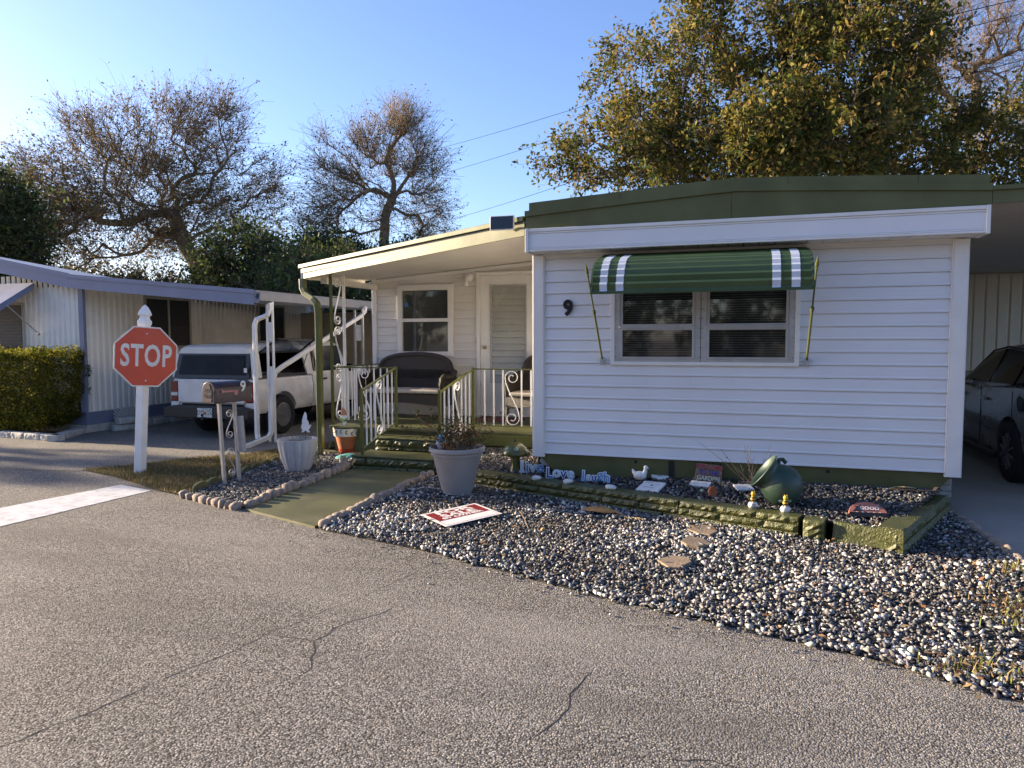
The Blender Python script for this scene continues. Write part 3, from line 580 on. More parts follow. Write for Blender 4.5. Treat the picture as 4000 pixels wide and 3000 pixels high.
# deck
d = MB(); d.box(-3.42, -.01, 1.22, YP, DZ-.04, DZ); deck = d.build('deck', 'olive_concrete', home, bevel=.008)
d = MB(); d.box(-1.20, -.01, 1.205, 1.26, DZ-.19, DZ-.042); d.build('deck_beam', 'olive_paint', deck, bevel=.006)
d = MB(); d.box(-3.38, -.03, 1.30, YP, .0, DZ-.042); d.build('deck_base', 'olive_concrete', deck)
# roof over the porch: its front edge runs on the skew, parallel with the road
A = Vector((-3.82,1.24)); B = Vector((-.03,-.24)); top = .115
def slab(name, pts, zo0, zo1, m, parent=home):
    n = len(pts); vs = [(x,y,zc(x,y)+zo0) for x,y in pts]+[(x,y,zc(x,y)+zo1) for x,y in pts]; b = MB()
    b.add(vs, [tuple(range(n)), tuple(range(2*n-1,n-1,-1))]+[(i,i+n,(i+1) % n+n,(i+1) % n) for i in range(n)]); return b.build(name, m, parent)
dirn = (B-A).normalized(); nrm = Vector((-dirn.y*-1, dirn.x*-1)); nrm = Vector((dirn.y, -dirn.x))
pc = slab('porch_ceiling', [(-3.74,1.24),(-.02,-.20),(-.02,YP),(-3.74,YP)], 0, .03, 'ceiling_paint')
slab('porch_roof', [(-3.84,1.22),(-.02,-.24),(-.02,9),(-3.84,9)], .04, .10, 'green_metal')
def fas(name, off, h0, h1, m, th=.02, ex=0.0):
    a = A+nrm*off-dirn*ex; c = B+nrm*off; a2 = a-nrm*th; c2 = c-nrm*th
    vs = [(a.x,a.y,zc(*a)+h0),(c.x,c.y,zc(*c)+h0),(c.x,c.y,zc(*c)+h1),(a.x,a.y,zc(*a)+h1),(a2.x,a2.y,zc(*a2)+h0),(c2.x,c2.y,zc(*c2)+h0),(c2.x,c2.y,zc(*c2)+h1),(a2.x,a2.y,zc(*a2)+h1)]
    b = MB(); b.add(vs, [(0,1,2,3),(5,4,7,6),(0,4,5,1),(3,2,6,7),(0,3,7,4),(1,5,6,2)]); return b.build(name, m, home, bevel=.004)
fas('porch_fascia', .012, -.045, .105, 'cream_metal' if 'cream_metal' in MAT else 'olive_paint'); fas('porch_fascia_lip', .045, .112, .165, 'olive_paint', .10, .05)
b = MB(); b.box(-3.86, -3.80, 1.26, 9, 0, .14, T=Matrix.Translation((0,-.03,0)) ); 
vs = []
for (y) in (1.22, YP+.1): vs += [(-3.845,y,zc(-3.8,y)-.05),(-3.845,y,zc(-3.8,y)+.10),(-3.81,y,zc(-3.8,y)+.10),(-3.81,y,zc(-3.8,y)-.05)]
b = MB(); b.add(vs, [(0,1,2,3),(4,7,6,5),(0,4,5,1),(1,5,6,2),(2,6,7,3),(3,7,4,0)]); b.build('side_fascia', 'ceiling_paint', home)
b = MB(); b.box(-3.60, -3.50, 1.35, YP-.02, 2.60-.06, 2.60+.02); b.build('porch_beam', 'ceiling_paint', home)
# solar flood lamp on the eave
sp = root('solar_lamp', 'small black solar panel lamp in white frame on the roof edge', 'lamp', (-.28,-.26,2.985), R(2))
b = MB(); b.box(-.135,.135,-.03,.0,-.078,.078, T=Matrix.Rotation(R(-3),4,'X')); b.build('frame', 'white_paint', sp, bevel=.005)
b = MB(); b.box(-.124,.124,-.034,-.0305,-.067,.067, T=Matrix.Rotation(R(-3),4,'X')); b.build('panel', 'solar', sp)
b = MB(); b.tube([(0,.0,0),(0,.04,-.02),(0,.06,-.05)], .012, 8); b.build('bracket', 'black_paint', sp)
# green downspout at the porch corner
ds = MB(); ds.tube([(-3.80,1.20,2.60),(-3.79,1.19,2.46),(-3.74,1.17,2.38),(-3.58,1.13,2.30),(-3.52,1.12,2.24),(-3.50,1.12,2.12),(-3.50,1.12,.20),(-3.51,1.10,.12),(-3.56,1.02,.05)], .042, sq=(.036,.045))
o = ds.build('green_downspout', 'olive_paint', None, bevel=.008); tag(o, 'olive green downspout running down the porch corner', 'downspout')
# carport on the right: roof sheet, fascia, ribbed ceiling, shed wall
b = MB(); b.box(4.29, 8.6, -.30, -.27, 2.92, 3.03); b.box(4.29, 8.6, -.325, -.2, 3.032, 3.07); b.build('carport_fascia', 'green_metal', home)
b = MB(); b.box(4.20, 8.6, -.26, 9, 2.96, 3.02); cc = b.build('carport_roof', 'carport_ceiling', home)
for k in range(30):
    y = -.24+k*.30; b = MB(); b.box(4.20, 8.58, y, y+.292, 2.945, 2.959); b.build('ceiling_pan', 'carport_ceiling', cc)
sh = root('storage_shed', 'cream ribbed metal storage room at the back of the carport', 'shed', (6.3,8.0,0))
b = MB(); b.box(-2.1, 2.3, .02, 3, .0, 2.94); b.build('wall', 'shed_wall', sh)
for k in range(22):
    x = -2.1+k*.2; b = MB(); b.ext([(x+.003,.02),(x+.02,-.004),(x+.17,-.004),(x+.187,.02)], 'z', .0, 2.92); b.build('wall_rib', 'shed_wall', sh)
b = MB(); b.tube([(8.4,-.1,.0),(8.4,-.1,2.94)], .04, sq=(.035,.035)); o = b.build('carport_post', 'white_metal'); tag(o, 'square white post holding up the open side of the carport', 'post')
# ---------------------------------------------------------------- walkway, kerb stones, lawn
b = MB(); nn = 12; vs = []
for i in range(nn+1):
    t = i/nn; yl = -1.70+t*2.12; yr = -2.08+t*2.50; z = .022+.045*t
    vs += [(-2.56,yl,z),(-1.50,yr,z)]
b.add(vs, [(2*i,2*i+1,2*i+3,2*i+2) for i in range(nn)]); b.add([(-2.56,-1.70,.022),(-1.50,-2.08,.022),(-1.50,-2.08,-.01),(-2.56,-1.70,-.01)], [(0,1,2,3)])
b.build('walkway', 'walk_paint')['kind'] = 'structure'
LAWN = [(-5.40,-.70),(-4.22,-1.20),(-3.66,-1.36),(-3.78,-.32),(-3.90,.62),(-3.98,1.3),(-3.95,2.6),(-4.15,2.9),(-4.60,2.1),(-4.80,1.3),(-5.40,.65),(-5.80,-.1),(-6.1,-.5)]
sheet('lawn', LAWN, .014, 'dirt')
def blades(name, label, P, zf, h0, h1, pal, wid=.004, lean=.5):
    n = len(P); h = rng.uniform(h0, h1, n); a = rng.uniform(0, 2*PI, n); w = wid*rng.uniform(.6,1.4,n); l = rng.normal(0, lean, n)*h
    z = np.array([zf(x,y) for x,y in P]); dx = np.cos(a); dy = np.sin(a)
    p0 = np.stack([P[:,0]-dy*w, P[:,1]+dx*w, z], 1); p1 = np.stack([P[:,0]+dy*w, P[:,1]-dx*w, z], 1); p2 = np.stack([P[:,0]+dx*l, P[:,1]+dy*l, z+h], 1)
    V = np.stack([p0,p1,p2], 1).reshape(-1,3); F = np.arange(3*n).reshape(-1,3); wts = np.array([p[0] for p in pal]); c = np.array([p[1] for p in pal])[rng.choice(len(pal), n, p=wts/wts.sum())]*rng.uniform(.7,1.3,(n,1))
    o = np_mesh(name, V, F, 'grass', col=np.repeat(c,3,0)); return tag(o, label, 'grass', kind='stuff')
GP = [(.3,(.10,.10,.025)),(.5,(.22,.16,.07)),(.2,(.06,.08,.02))]
blades('grass', 'patchy dry grass with fallen leaves beside the stop sign post', sample(LAWN, 16000), lambda x,y: .014, .015, .055, GP, .0035, .7)
# fallen leaves (stuff) on lawn and stones
def litter(name, label, P, zf, pal, s0=.015, s1=.035):
    n = len(P); s = rng.uniform(s0, s1, n); Rm = rotmats(n, .35); q = np.array([[-1,0,0],[-.1,-.42,.12],[1,0,.05],[.1,.42,.12]]); z = np.array([zf(x,y) for x,y in P])+.012
    V = (np.einsum('nij,vj->nvi', Rm, q)*s[:,None,None]+np.concatenate([P,z[:,None]],1)[:,None,:]).reshape(-1,3); F = np.arange(4*n).reshape(-1,4)
    c = np.array(pal)[rng.integers(0,len(pal),n)]*rng.uniform(.6,1.3,(n,1)); o = np_mesh(name, V, F, 'grass', col=np.repeat(c,4,0)); return tag(o, label, 'leaves', kind='stuff')
BR = [(.20,.09,.035),(.28,.15,.06),(.13,.06,.03),(.33,.22,.10)]
litter('fallen_leaves', 'dry brown leaves scattered over the patchy lawn', sample(LAWN, 520), lambda x,y: .02, BR)
litter('fallen_leaves', 'brown leaf litter caught among the front gravel', sample(GRAVEL, 420), lambda x,y: zg(x,y)+.03, BR, .012, .03)
litter('fallen_leaves', 'crisp brown leaves piled at the right edge of the gravel', np.concatenate([rng.normal((3.42,-3.5),(.22,.14),(90,2)), rng.normal((3.8,-2.6),(.2,.3),(60,2)), rng.normal((4.0,-1.7),(.15,.3),(60,2))]), lambda x,y: zg(x,y)+.02, BR, .012, .032)
WP = np.concatenate([rng.normal((3.46,-3.52),(.14,.08),(150,2)), rng.normal((3.84,-2.62),(.10,.18),(140,2)), rng.normal((4.12,-1.7),(.06,.10),(80,2))])
blades('weeds', 'low green and straw weeds growing at the right edge of the gravel', WP, lambda x,y: zg(x,y)+.01, .02, .075, [(.5,(.13,.15,.03)),(.5,(.28,.20,.08))], .005, .6)
# edging stones
STONES = []
for k in range(7):
    bm = bmesh.new(); bmesh.ops.create_icosphere(bm, subdivisions=2, radius=1)
    ph = [random.uniform(0,6) for _ in range(6)]
    for v in bm.verts:
        c = v.co; d = 1+.13*math.sin(2.1*c.x+ph[0])*math.sin(1.7*c.y+ph[1])+.10*math.sin(3.3*c.z+ph[2]+2*c.x)+.05*math.sin(6*c.y+ph[3]+3*c.z)
        v.co = Vector((math.copysign(abs(c.x)**.7, c.x), math.copysign(abs(c.y)**.75, c.y), math.copysign(abs(c.z)**.8, c.z)))*d
    me = bpy.data.meshes.new('edging_stone'); bm.to_mesh(me); bm.free(); me.shade_smooth(); me.materials.append(MAT['edge_stone']); STONES.append(me)
def stone_row(a, c, n, zf, label, group, s=1.0):
    a = Vector(a); c = Vector(c); t = (c-a)/n; ang = math.atan2(t.y, t.x); L = t.length; cuts = np.cumsum(rng.uniform(.6,1.4,n)); cuts = np.concatenate([[0], cuts/cuts[-1]])
    for i in range(n):
        m = (cuts[i]+cuts[i+1])/2; w = (cuts[i+1]-cuts[i])*(c-a).length; p = a+(c-a)*m
        o = bpy.data.objects.new('edging_stone', STONES[random.randrange(7)]); COL.objects.link(o); hz = random.uniform(.045,.066)*s
        o.location = (p.x+random.uniform(-.012,.012), p.y+random.uniform(-.012,.012), zf(p.x,p.y)+hz*.45); o.scale = (w*.44, random.uniform(.052,.070)*s, hz)
        o.rotation_euler = (random.uniform(-.12,.12), random.uniform(-.1,.1), ang+random.uniform(-.12,.12)); tag(o, label, 'stone', group)
stone_row((-2.60,-1.66), (-2.62,.40), 17, zl, 'tan rounded stone in the row between the slate bed and the green walkway', 'stones left of the walkway')
stone_row((-3.62,-1.40), (-2.66,-1.70), 9, lambda x,y: .0, 'upright tan stone in the short row between mailbox bed and road', 'stones by the road in front of the mailbox')
stone_row((-1.47,-2.08), (-1.44,.40), 22, zg, 'small tan stone in the row between the green walkway and front gravel', 'stones right of the walkway', .85)
stone_row((4.19,.10), (4.30,-1.75), 12, lambda x,y: .0, 'grey edging stone along the carport slab', 'stones along the carport slab', .9)
# scalloped green plastic edging, each piece its own
for i in range(8):
    t = (i+.5)/8; p = Vector((-3.64,-1.22)).lerp(Vector((-3.88,.68)), t); an = math.atan2(1.9,-.24)
    prof = [(-.118,-.03),(.118,-.03)]+[(.118*math.cos(a), .045+.055*math.sin(a)) for a in np.linspace(0, PI, 9)]
    b = MB(); b.ext(prof, 'y', -.02, .02); o = b.build('scalloped_edging', 'scallop', None, bevel=.006, loc=(p.x,p.y,.02), rot=(R(random.uniform(-6,6)),0,an)); tag(o, 'olive scalloped edging piece between the lawn and the slate bed', 'edging', 'scalloped edging pieces')

# ---------------------------------------------------------------- split-face blocks
def rough_block(L, H, D, seed, amp=.018, both=False):
    r = random.Random(seed); nx = max(4, int(L/.035)); nz = max(3, int(H/.028)); vs = []; fs = []
    for j in range(nz+1):
        for i in range(nx+1):
            ed = i in (0,nx) or j in (0,nz); vs.append((L*i/nx, (-.0 if ed else -r.uniform(0,amp)-.006), H*j/nz))
    for j in range(nz):
        for i in range(nx): a = j*(nx+1)+i; fs.append((a,a+1,a+nx+2,a+nx+1))
    o = len(vs); vs += [(0,D,0),(L,D,0),(L,D,H),(0,D,H)]; c = [0, nx, (nz+1)*(nx+1)-1, nz*(nx+1)]
    fs += [(o+1,o,o+3,o+2), tuple([o,o+1]+list(range(nx,-1,-1))), tuple([o+2,o+3]+list(range(c[3],c[2]+1))), tuple([o+3,o]+[j*(nx+1) for j in range(nz+1)]), tuple([o+1,o+2]+[j*(nx+1)+nx for j in range(nz,-1,-1)])]
    b = MB(); b.add(vs, fs); return b
def block_run(a, c, z0, courses, D, parent, L=.40, seed=0, gap=.006, amp=.018, m='olive_rough'):
    """courses of blocks along a->c; outer face on the right-hand side of travel"""
    a = Vector(a); c = Vector(c); t = (c-a).normalized(); T = (c-a).length; an = math.atan2(t.y,t.x); z = z0
    for q, h in enumerate(courses):
        x = 0; first = True
        while x < T-.01:
            l = L*random.uniform(.85,1.15)*(.55 if first and q % 2 else 1); first = False; l = min(l, T-x)
            if T-x-l < .12: l = T-x
            p = a+t*x; rough_block(l-gap, h-gap, D, seed+q*50+int(x*100), amp).build('block', m, parent, loc=(p.x+random.uniform(-.003,.003),p.y+random.uniform(-.004,.004),z), rot=(0,0,an)); x += l
        z += h
gw = root('garden_wall', 'low olive painted split-face block wall around the slate bed', 'wall')
block_run((-1.22,.42), (-.72,-.02), .0, (.07,.065,.065), .12, gw, .3, 3)
block_run((-.71,-.02), (2.70,-1.19), .0, (.07,.07,.068), .17, gw, .40, 9)
rough_block(.17, .20, .18, 77).build('block', 'olive_rough', gw, loc=(2.73,-1.21,.0), rot=(0,0,R(-14)), bevel=.008)
rough_block(.43, .205, .17, 78, .003).build('block', 'olive_rough', gw, loc=(2.95,-1.24,.0), rot=(R(-10),R(2),R(-17)), bevel=.008)
block_run((3.44,-1.48), (4.18,.22), .0, (.115,.115), .19, gw, .85, 31)
rough_block(.15, .228, .10, 79, .02).build('block', 'olive_rough', gw, loc=(3.30,-1.402,.0), rot=(0,0,R(-24)))
# steps
st = root('porch_steps', 'two olive painted steps with split-face risers up to the porch', 'steps')
block_run((-2.58,.42), (-1.27,.42), .03, (.075,.105), .10, st, .42, 101, amp=.026)
b = MB(); b.box(-2.60,-1.25,.41,.92,.212,.232); b.build('tread', 'olive_concrete', st, bevel=.006)
b = MB(); b.box(-2.57,-1.28,.53,1.25,.0,.211); b.build('core', 'olive_concrete', st)
block_run((-2.50,.90), (-1.27,.90), .234, (.055,.095), .10, st, .42, 151, amp=.026)
b = MB(); b.box(-2.52,-1.25,.89,1.215,.386,.404); b.build('tread', 'olive_concrete', st, bevel=.006)
b = MB(); b.box(-2.49,-1.27,1.01,1.21,.235,.385); b.build('core', 'olive_concrete', st)
pb_ = root('block_plinth', 'olive block plinth below the right half of the porch', 'plinth')
block_run((-1.18,1.23), (-.03,1.23), .10, (.07,.07,.065), .06, pb_, .40, 201)
b = MB(); b.box(-3.95,-2.62,1.28,1.42,.0,.11); o = b.build('low_ledge', 'olive_concrete', None, bevel=.01); tag(o, 'low olive ledge under the terracotta pot beside the steps', 'ledge')
# loose grey blocks under the right corner of the home
ck = root('corner_blocks', 'stack of bare grey blocks under the right corner of the home', 'blocks')
for k in range(4):
    b = MB(); b.box(3.96+.01*(k % 2),4.15,.06+.01*(k%2),.30,.20+k*.062,.258+k*.062); b.build('block', 'brick_grey', ck, bevel=.006)

# ---------------------------------------------------------------- ironwork
def bez(p0, p1, p2, p3, n):
    return [tuple((1-t)**3*a+3*(1-t)**2*t*b_+3*(1-t)*t*t*c+t**3*d for a,b_,c,d in zip(p0,p1,p2,p3)) for t in np.linspace(0,1,n)]
def scroll(h, r, turns=1.35, sx=1):
    """S scroll standing on (0,0), height h, as (s, z) points"""
    lo = [(r*(.28+.72*t)*math.cos(-2*PI*turns*(1-t)), r+r*(.28+.72*t)*math.sin(-2*PI*turns*(1-t))) for t in np.linspace(0,1,22)]
    hi = [(-x, h-y) for x, y in lo[::-1]]; mid = bez(lo[-1], (r, r+h*.22), (-r, h-r-h*.22), hi[0], 8)[1:-1]
    return [(x*sx, y) for x, y in lo+mid+hi]
def railing(name, label, a, c, za, zc_, h, n, skip, scrolls, posts, group=None):
    """a, c plan ends; za, zc_ foot heights; h rail height over foot"""
    rt = root(name, label, 'railing', (a[0],a[1],0), group=group); a = Vector(a); c = Vector(c); d = c-a; T = d.length; t = d.normalized()
    def P(s, z): q = t*s; return (q.x, q.y, z)
    def zf(s): return za+(zc_-za)*s/T
    for s, zb0, zt in posts:
        b = MB(); b.tube([P(s,zb0),P(s,zt)], .0, sq=(.017,.017)); b.build('post', 'olive_paint', rt, bevel=.002)
    b = MB(); b.tube([P(0,zf(0)+h),P(T,zf(T)+h)], 0, sq=(.020,.008)); b.build('top_rail', 'olive_paint', rt, bevel=.002)
    b = MB(); b.tube([P(.01,zf(0)+.07),P(T-.01,zf(T)+.07)], 0, sq=(.014,.006)); b.build('bottom_rail', 'olive_paint', rt)
    for k in range(1, n):
        s = T*k/n
        if k in skip: continue
        b = MB(); b.tube([P(s,zf(s)+.076),P(s,zf(s)+h-.008)], 0, sq=(.008,.008)); b.build('baluster', 'white_metal', rt)
    for s, sx, r in scrolls:
        hh = h-.09; b = MB(); b.tube([P(s+x, zf(s+x)+.078+z) for x, z in scroll(hh, r, sx=sx)], 0, sq=(.009,.0045)); b.build('scroll', 'white_metal', rt)
    return rt
railing('stair_railing', 'olive and white scrolled handrail on the bench side of the steps', (-2.46,.47), (-2.41,1.34), .24, .50, .83, 8, (4,), [(.43,1,.075)], [(0,.232,1.10),(.872,.50,1.35)])
railing('stair_railing', 'olive and white scrolled handrail on the door side of the steps', (-1.36,.47), (-1.23,1.30), .24, .50, .83, 8, (4,), [(.42,1,.075)], [(0,.232,1.10),(.84,.50,1.35)])
railing('porch_railing', 'white baluster railing in front of the porch door', (-1.20,1.30), (-.03,1.30), .50, .50, .83, 9, (4,), [(.52,1,.10)], [(1.16,.5,1.33)])
railing('porch_railing', 'white baluster railing from corner column to steps beside the bench', (-3.36,1.30), (-2.44,1.34), .50, .50, .83, 9, (4,5), [(.46,1,.085)], [])
railing('porch_railing', 'side railing of the porch beside the pickup truck', (-3.38,1.40), (-3.42,2.80), .50, .50, .83, 10, (5,), [(.7,1,.085)], [(1.39,.5,1.36)])
cl = root('porch_column', 'wrought iron scroll column at the porch corner', 'column', (-3.40,1.29,.5))
H = zc(-3.45,1.5)-.505
b = MB(); b.tube([(0,0,0),(0,0,H-.01)], 0, sq=(.017,.017)); b.build('post', 'olive_paint', cl)
b = MB(); b.tube([(-.03,.40,0),(-.03,.40,H)], 0, sq=(.017,.017)); b.build('post', 'white_metal', cl)
for k in range(3):
    b = MB(); b.tube([(-.015+ (0), .20+x*1.15, .06+k*(H-.1)/3+z) for x, z in scroll((H-.1)/3-.02, .075, sx=1 if k % 2 else -1)], 0, sq=(.009,.0045)); b.build('scroll', 'white_metal', cl)
for zz in (.35,.85,1.35,1.85):
    b = MB(); b.tube([(0,.0,zz),(-.03,.40,zz)], .006, 6); b.build('tie_bar', 'white_metal', cl)

# ---------------------------------------------------------------- wicker seats
def wicker_seat(name, label, w, loc, rz=0, frac=1):
    r = root(name, label, 'seat', loc, rz); hw = w/2; D = .62
    pr = [(-hw+.04,.40)]+[(-hw+.02,.62)]+[(-hw+.10+ (w-.2)*.5*(1-math.cos(a)), .72+.27*math.sin(a)**.55) for a in np.linspace(0.15,PI-.15,19)]+[(hw-.02,.62),(hw-.04,.40)]
    def slope(y, z): return y+(z-.4)*.22
    lo, hi = [], []
    b = MB(); vs = [(x, slope(D-.14, z), z) for x,z in pr]+[(x, slope(D-.09, z), z) for x,z in pr]; k = len(pr)
    b.add(vs, [tuple(range(k)), tuple(range(2*k-1,k-1,-1))]+[(i,i+k,(i+1) % k+k,(i+1) % k) for i in range(k)]); b.build('backrest', 'wicker', r)
    b = MB(); b.tube([(x, slope(D-.115, z), z) for x,z in pr], .042, 10); b.build('back_rim', 'wicker', r, smooth=True)
    b = MB()
    for i in range(int(w/.05)):
        x = -hw+.14+i*.05
        if x > hw-.14: break
        b.tube([(x, slope(D-.15,.66)-.006, .62),(x+.06, slope(D-.15,.76)-.006, .76)], .006, 5); b.tube([(x+.06, slope(D-.15,.66)-.009, .62),(x, slope(D-.15,.76)-.009, .76)], .006, 5)
    b.build('lattice_band', 'wicker', r)
    b = MB(); n = 14; vs = []
    for i in range(n+1):
        x = -hw+.03+(w-.06)*i/n; dip = .05*math.sin(PI*i/n)
        vs += [(x,.03,.22+dip),(x,.02,.40)]
    b.add(vs+[(v[0],v[1]+.03,v[2]) for v in vs], [(2*i,2*i+2,2*i+3,2*i+1) for i in range(n)]+[(2*n+2+2*i,2*n+3+2*i,2*n+5+2*i,2*n+4+2*i) for i in range(n)]); b.build('apron', 'wicker', r)
    b = MB(); b.box(-hw+.03,hw-.03,.03,D-.1,.37,.41); b.build('seat', 'wicker', r, bevel=.02)
    b = MB(); b.box(-hw+.06,hw-.06,.0,D-.13,.415,.475); b.build('cushion', 'cushion', r, bevel=.025, seg=3)
    for s in (-1,1):
        x = s*(hw-.02); b = MB(); b.tube([(x,.06,.40),(x,.03,.56),(x+s*.02,.02,.63),(x+s*.03,.08,.665),(x+s*.03,.30,.65),(x,.58,.72)], [.035,.038,.045,.05,.048,.04], 10); b.build('arm', 'wicker', r, smooth=True)
        b = MB(); b.ext([(.05,.22),(.60,.22),(.60,.66),(.05,.62)], 'x', x-.012, x+.012); b.build('side_panel', 'wicker', r)
        for y, dy in ((.06,-.02),(D-.08,.06)):
            b = MB(); b.tube([(x,y,.40),(x,y+dy*.3,.2),(x,y+dy,.0)], [.03,.028,.022], 8); b.build('leg', 'wicker', r, smooth=True)
    return r
wicker_seat('wicker_loveseat', 'dark brown wicker loveseat with pale cushion under the porch window', 1.42, (-2.72,2.02,.50))
wicker_seat('wicker_armchair', 'dark wicker armchair with pale cushion in front of the door end of the porch', .76, (-.62,1.92,.50), R(-3))
b = MB(); b.box(-.36,.36,-.22,.22,0,.012); o = b.build('door_mat', 'mat_red', None, bevel=.004, loc=(-1.28,2.52,.501)); tag(o, 'faded red door mat on the porch floor', 'mat')
# ---------------------------------------------------------------- stop sign (post leans a little)
n2 = Vector((.90,-.43)).normalized(); rt = Vector((-n2.y, n2.x))
ss = root('stop_sign', 'red octagonal STOP sign on a white post with a pointed cap', 'stop sign', (-5.23,-.41,0), (0,0,math.atan2(n2.y,n2.x)+PI/2))
ss.rotation_euler = (Matrix.Rotation(math.atan2(n2.y,n2.x)+PI/2,3,'Z') @ Matrix.Rotation(R(3.6),3,'Y')).to_euler()
# local: -Y faces the traffic, X to the viewer's right
tw = Matrix.Rotation(R(30),4,'Z')
b = MB(); b.box(-.053,.053,-.053,.053,-.05,1.95, T=tw); b.build('post', 'post_white', ss, bevel=.006)
def sqring(prof, m, name, parent):
    b = MB(); vs = []
    for h, z in prof:
        vs += [tw @ Vector(p) for p in ((-h,-h,z),(h,-h,z),(h,h,z),(-h,h,z))]
    k = len(prof); b.add(vs, [(4*i+j,4*i+(j+1) % 4,4*i+4+(j+1) % 4,4*i+4+j) for i in range(k-1) for j in range(4)]+[(3,2,1,0),tuple(4*(k-1)+j for j in range(4))]); return b.build(name, m, parent, bevel=.003)
sqring([(.060,1.935),(.060,1.985),(.050,1.995),(.041,2.025),(.045,2.05),(.058,2.06),(.058,2.075),(.044,2.12),(.025,2.165),(.004,2.192)], 'post_white', 'post_cap', ss)
RO = .388; zc0 = 1.52
def octo(r): return [(r/math.cos(PI/8)*math.cos(PI/8+k*PI/4), zc0+r/math.cos(PI/8)*math.sin(PI/8+k*PI/4)) for k in range(8)]
b = MB(); b.ext(octo(RO), 'y', -.094, -.090); pl8 = b.build('sign_plate', 'sign_white', ss)
b = MB(); b.ext(octo(RO-.018), 'y', -.0965, -.0942); b.build('red_face', 'red_sign', pl8)
text('STOP', .39, 'lettering', 'sign_white', pl8, Matrix.Translation((0,-.0972,zc0)) @ Matrix.Rotation(PI/2,4,'X'), ext=.001, xs=.63, off=.009, space=1.10)
for z in (zc0+.295, zc0-.31):
    b = MB(); b.lathe([(.0,0),(.012,0),(.010,.006),(0,.007)], 10, T=Matrix.Translation((0,-.0966,z)) @ Matrix.Rotation(PI/2,4,'X')); b.build('bolt', 'alu', pl8)

# ---------------------------------------------------------------- mailbox: door faces the road
mb = root('mailbox', 'dark plum mailbox numbered 9 on twin grey posts with paper tube', 'mailbox', (-3.52,-.73,.02), R(-9))
def arch(w, h, n=10): return [(-w,0),(w,0),(w,h)]+[(w*math.cos(a),h+w*math.sin(a)) for a in np.linspace(0,PI,n)[1:-1]]+[(-w,h)]
lean = Matrix.Translation((-.06,0,0)) 
b = MB(); b.ext(arch(.095,.15,14), 'y', -.27, .27); body = b.build('body', 'mailbox', mb, smooth=30, bevel=.004, loc=(-.05,.02,.985), rot=(0,R(3),0))
b = MB(); b.ext(arch(.101,.15,14), 'y', -.285, -.265); dr = b.build('door', 'mailbox', body, smooth=30, bevel=.005)
b = MB(); b.ext([(-.045,.165),(.045,.165),(.02,.225),(-.03,.215)], 'y', -.291, -.2855); b.box(-.06,.06,-.291,-.2855,.075,.150); b.box(-.055,.055,-.291,-.2855,.02,.055); b.build('embossed_panel', 'mailbox', dr)
text('U.S.\nMAIL', .062, 'lettering', 'black_paint', dr, Matrix.Translation((0,-.2915,.112)) @ Matrix.Rotation(PI/2,4,'X'), ext=.001, off=.001)
b = MB(); b.box(.0975,.103,-.17,.02,.125,.145); b.box(.0975,.103,.0,.05,.085,.145); b.box(.096,.110,-.19,-.165,.12,.155); b.build('flag', 'pink', body)
text('9', .17, 'number', 'sign_white', body, Matrix.Translation((.0965,.13,.175)) @ Matrix.Rotation(PI/2,4,'Z') @ Matrix.Rotation(PI/2,4,'X'), ext=.003, off=.004)
b = MB(); b.ball((.088,-.24,.012), .014, 10, 6); b.build('hinge', 'mailbox', body)
for y in (-.11,.11):
    b = MB(); b.tube([(0,y,-.03),(-.055,y,.985)], 0, sq=(.018,.018)); b.build('post', 'grey_post', mb, bevel=.003)
b = MB(); b.tube([(.045,.12,.38),(.018,.115,.80)], .048, 16, cap=False); b.tube([(.018,.115,.785),(.016,.115,.805)], .051, 16, cap=False); b.build('paper_tube', 'grey_post', mb, smooth=True)
for z, s in ((.10,1),(.55,-1)):
    b = MB(); b.tube([(-.03*z, x*1.0, z+zz) for x, zz in scroll(.34,.05,sx=s)], 0, sq=(.008,.004)); b.build('scroll', 'grey_post', mb)

# ---------------------------------------------------------------- pots
wp = root('fluted_pot', 'large grey-white fluted pot with withered plants in the slate bed', 'pot', (-3.18,.10,.05))
fl = lambda a, z: 1-.06*(1-abs(math.sin(8*a))**.5) if z < .40 else 1
b = MB(); b.lathe([(.145,0),(.155,.02),(.205,.15),(.238,.28),(.250,.37),(.252,.405),(.252,.42),(.232,.42),(.228,.36),(.0,.36)], 96, flute=fl); b.build('pot_body', 'white_pot', wp, smooth=50)
b = MB(); b.lathe([(0,.372),(.226,.366)], 20); b.build('soil', 'soil', wp)
def wisps(parent, n, h0, h1, rad, z, m, r=.0018, name='stem', leaf=None, spread=.5):
    b = MB(); tips = []
    for i in range(n):
        a = random.uniform(0,2*PI); q = rad*math.sqrt(random.random()); x, y = q*math.cos(a), q*math.sin(a); h = random.uniform(h0,h1); dx, dy = random.gauss(0,spread*h), random.gauss(0,spread*h); pts = [Vector((x,y,z))]
        for k in range(1,5): t = k/4; pts.append(Vector((x+dx*t+random.gauss(0,.008), y+dy*t+random.gauss(0,.008), z+h*t*(1.15-.15*t))))
        b.tube(pts, [r*1.5,r*1.3,r,r*.8,r*.5], 4); tips += pts[2:]
    b.build(name, m, parent)['kind'] = 'stuff'; return tips
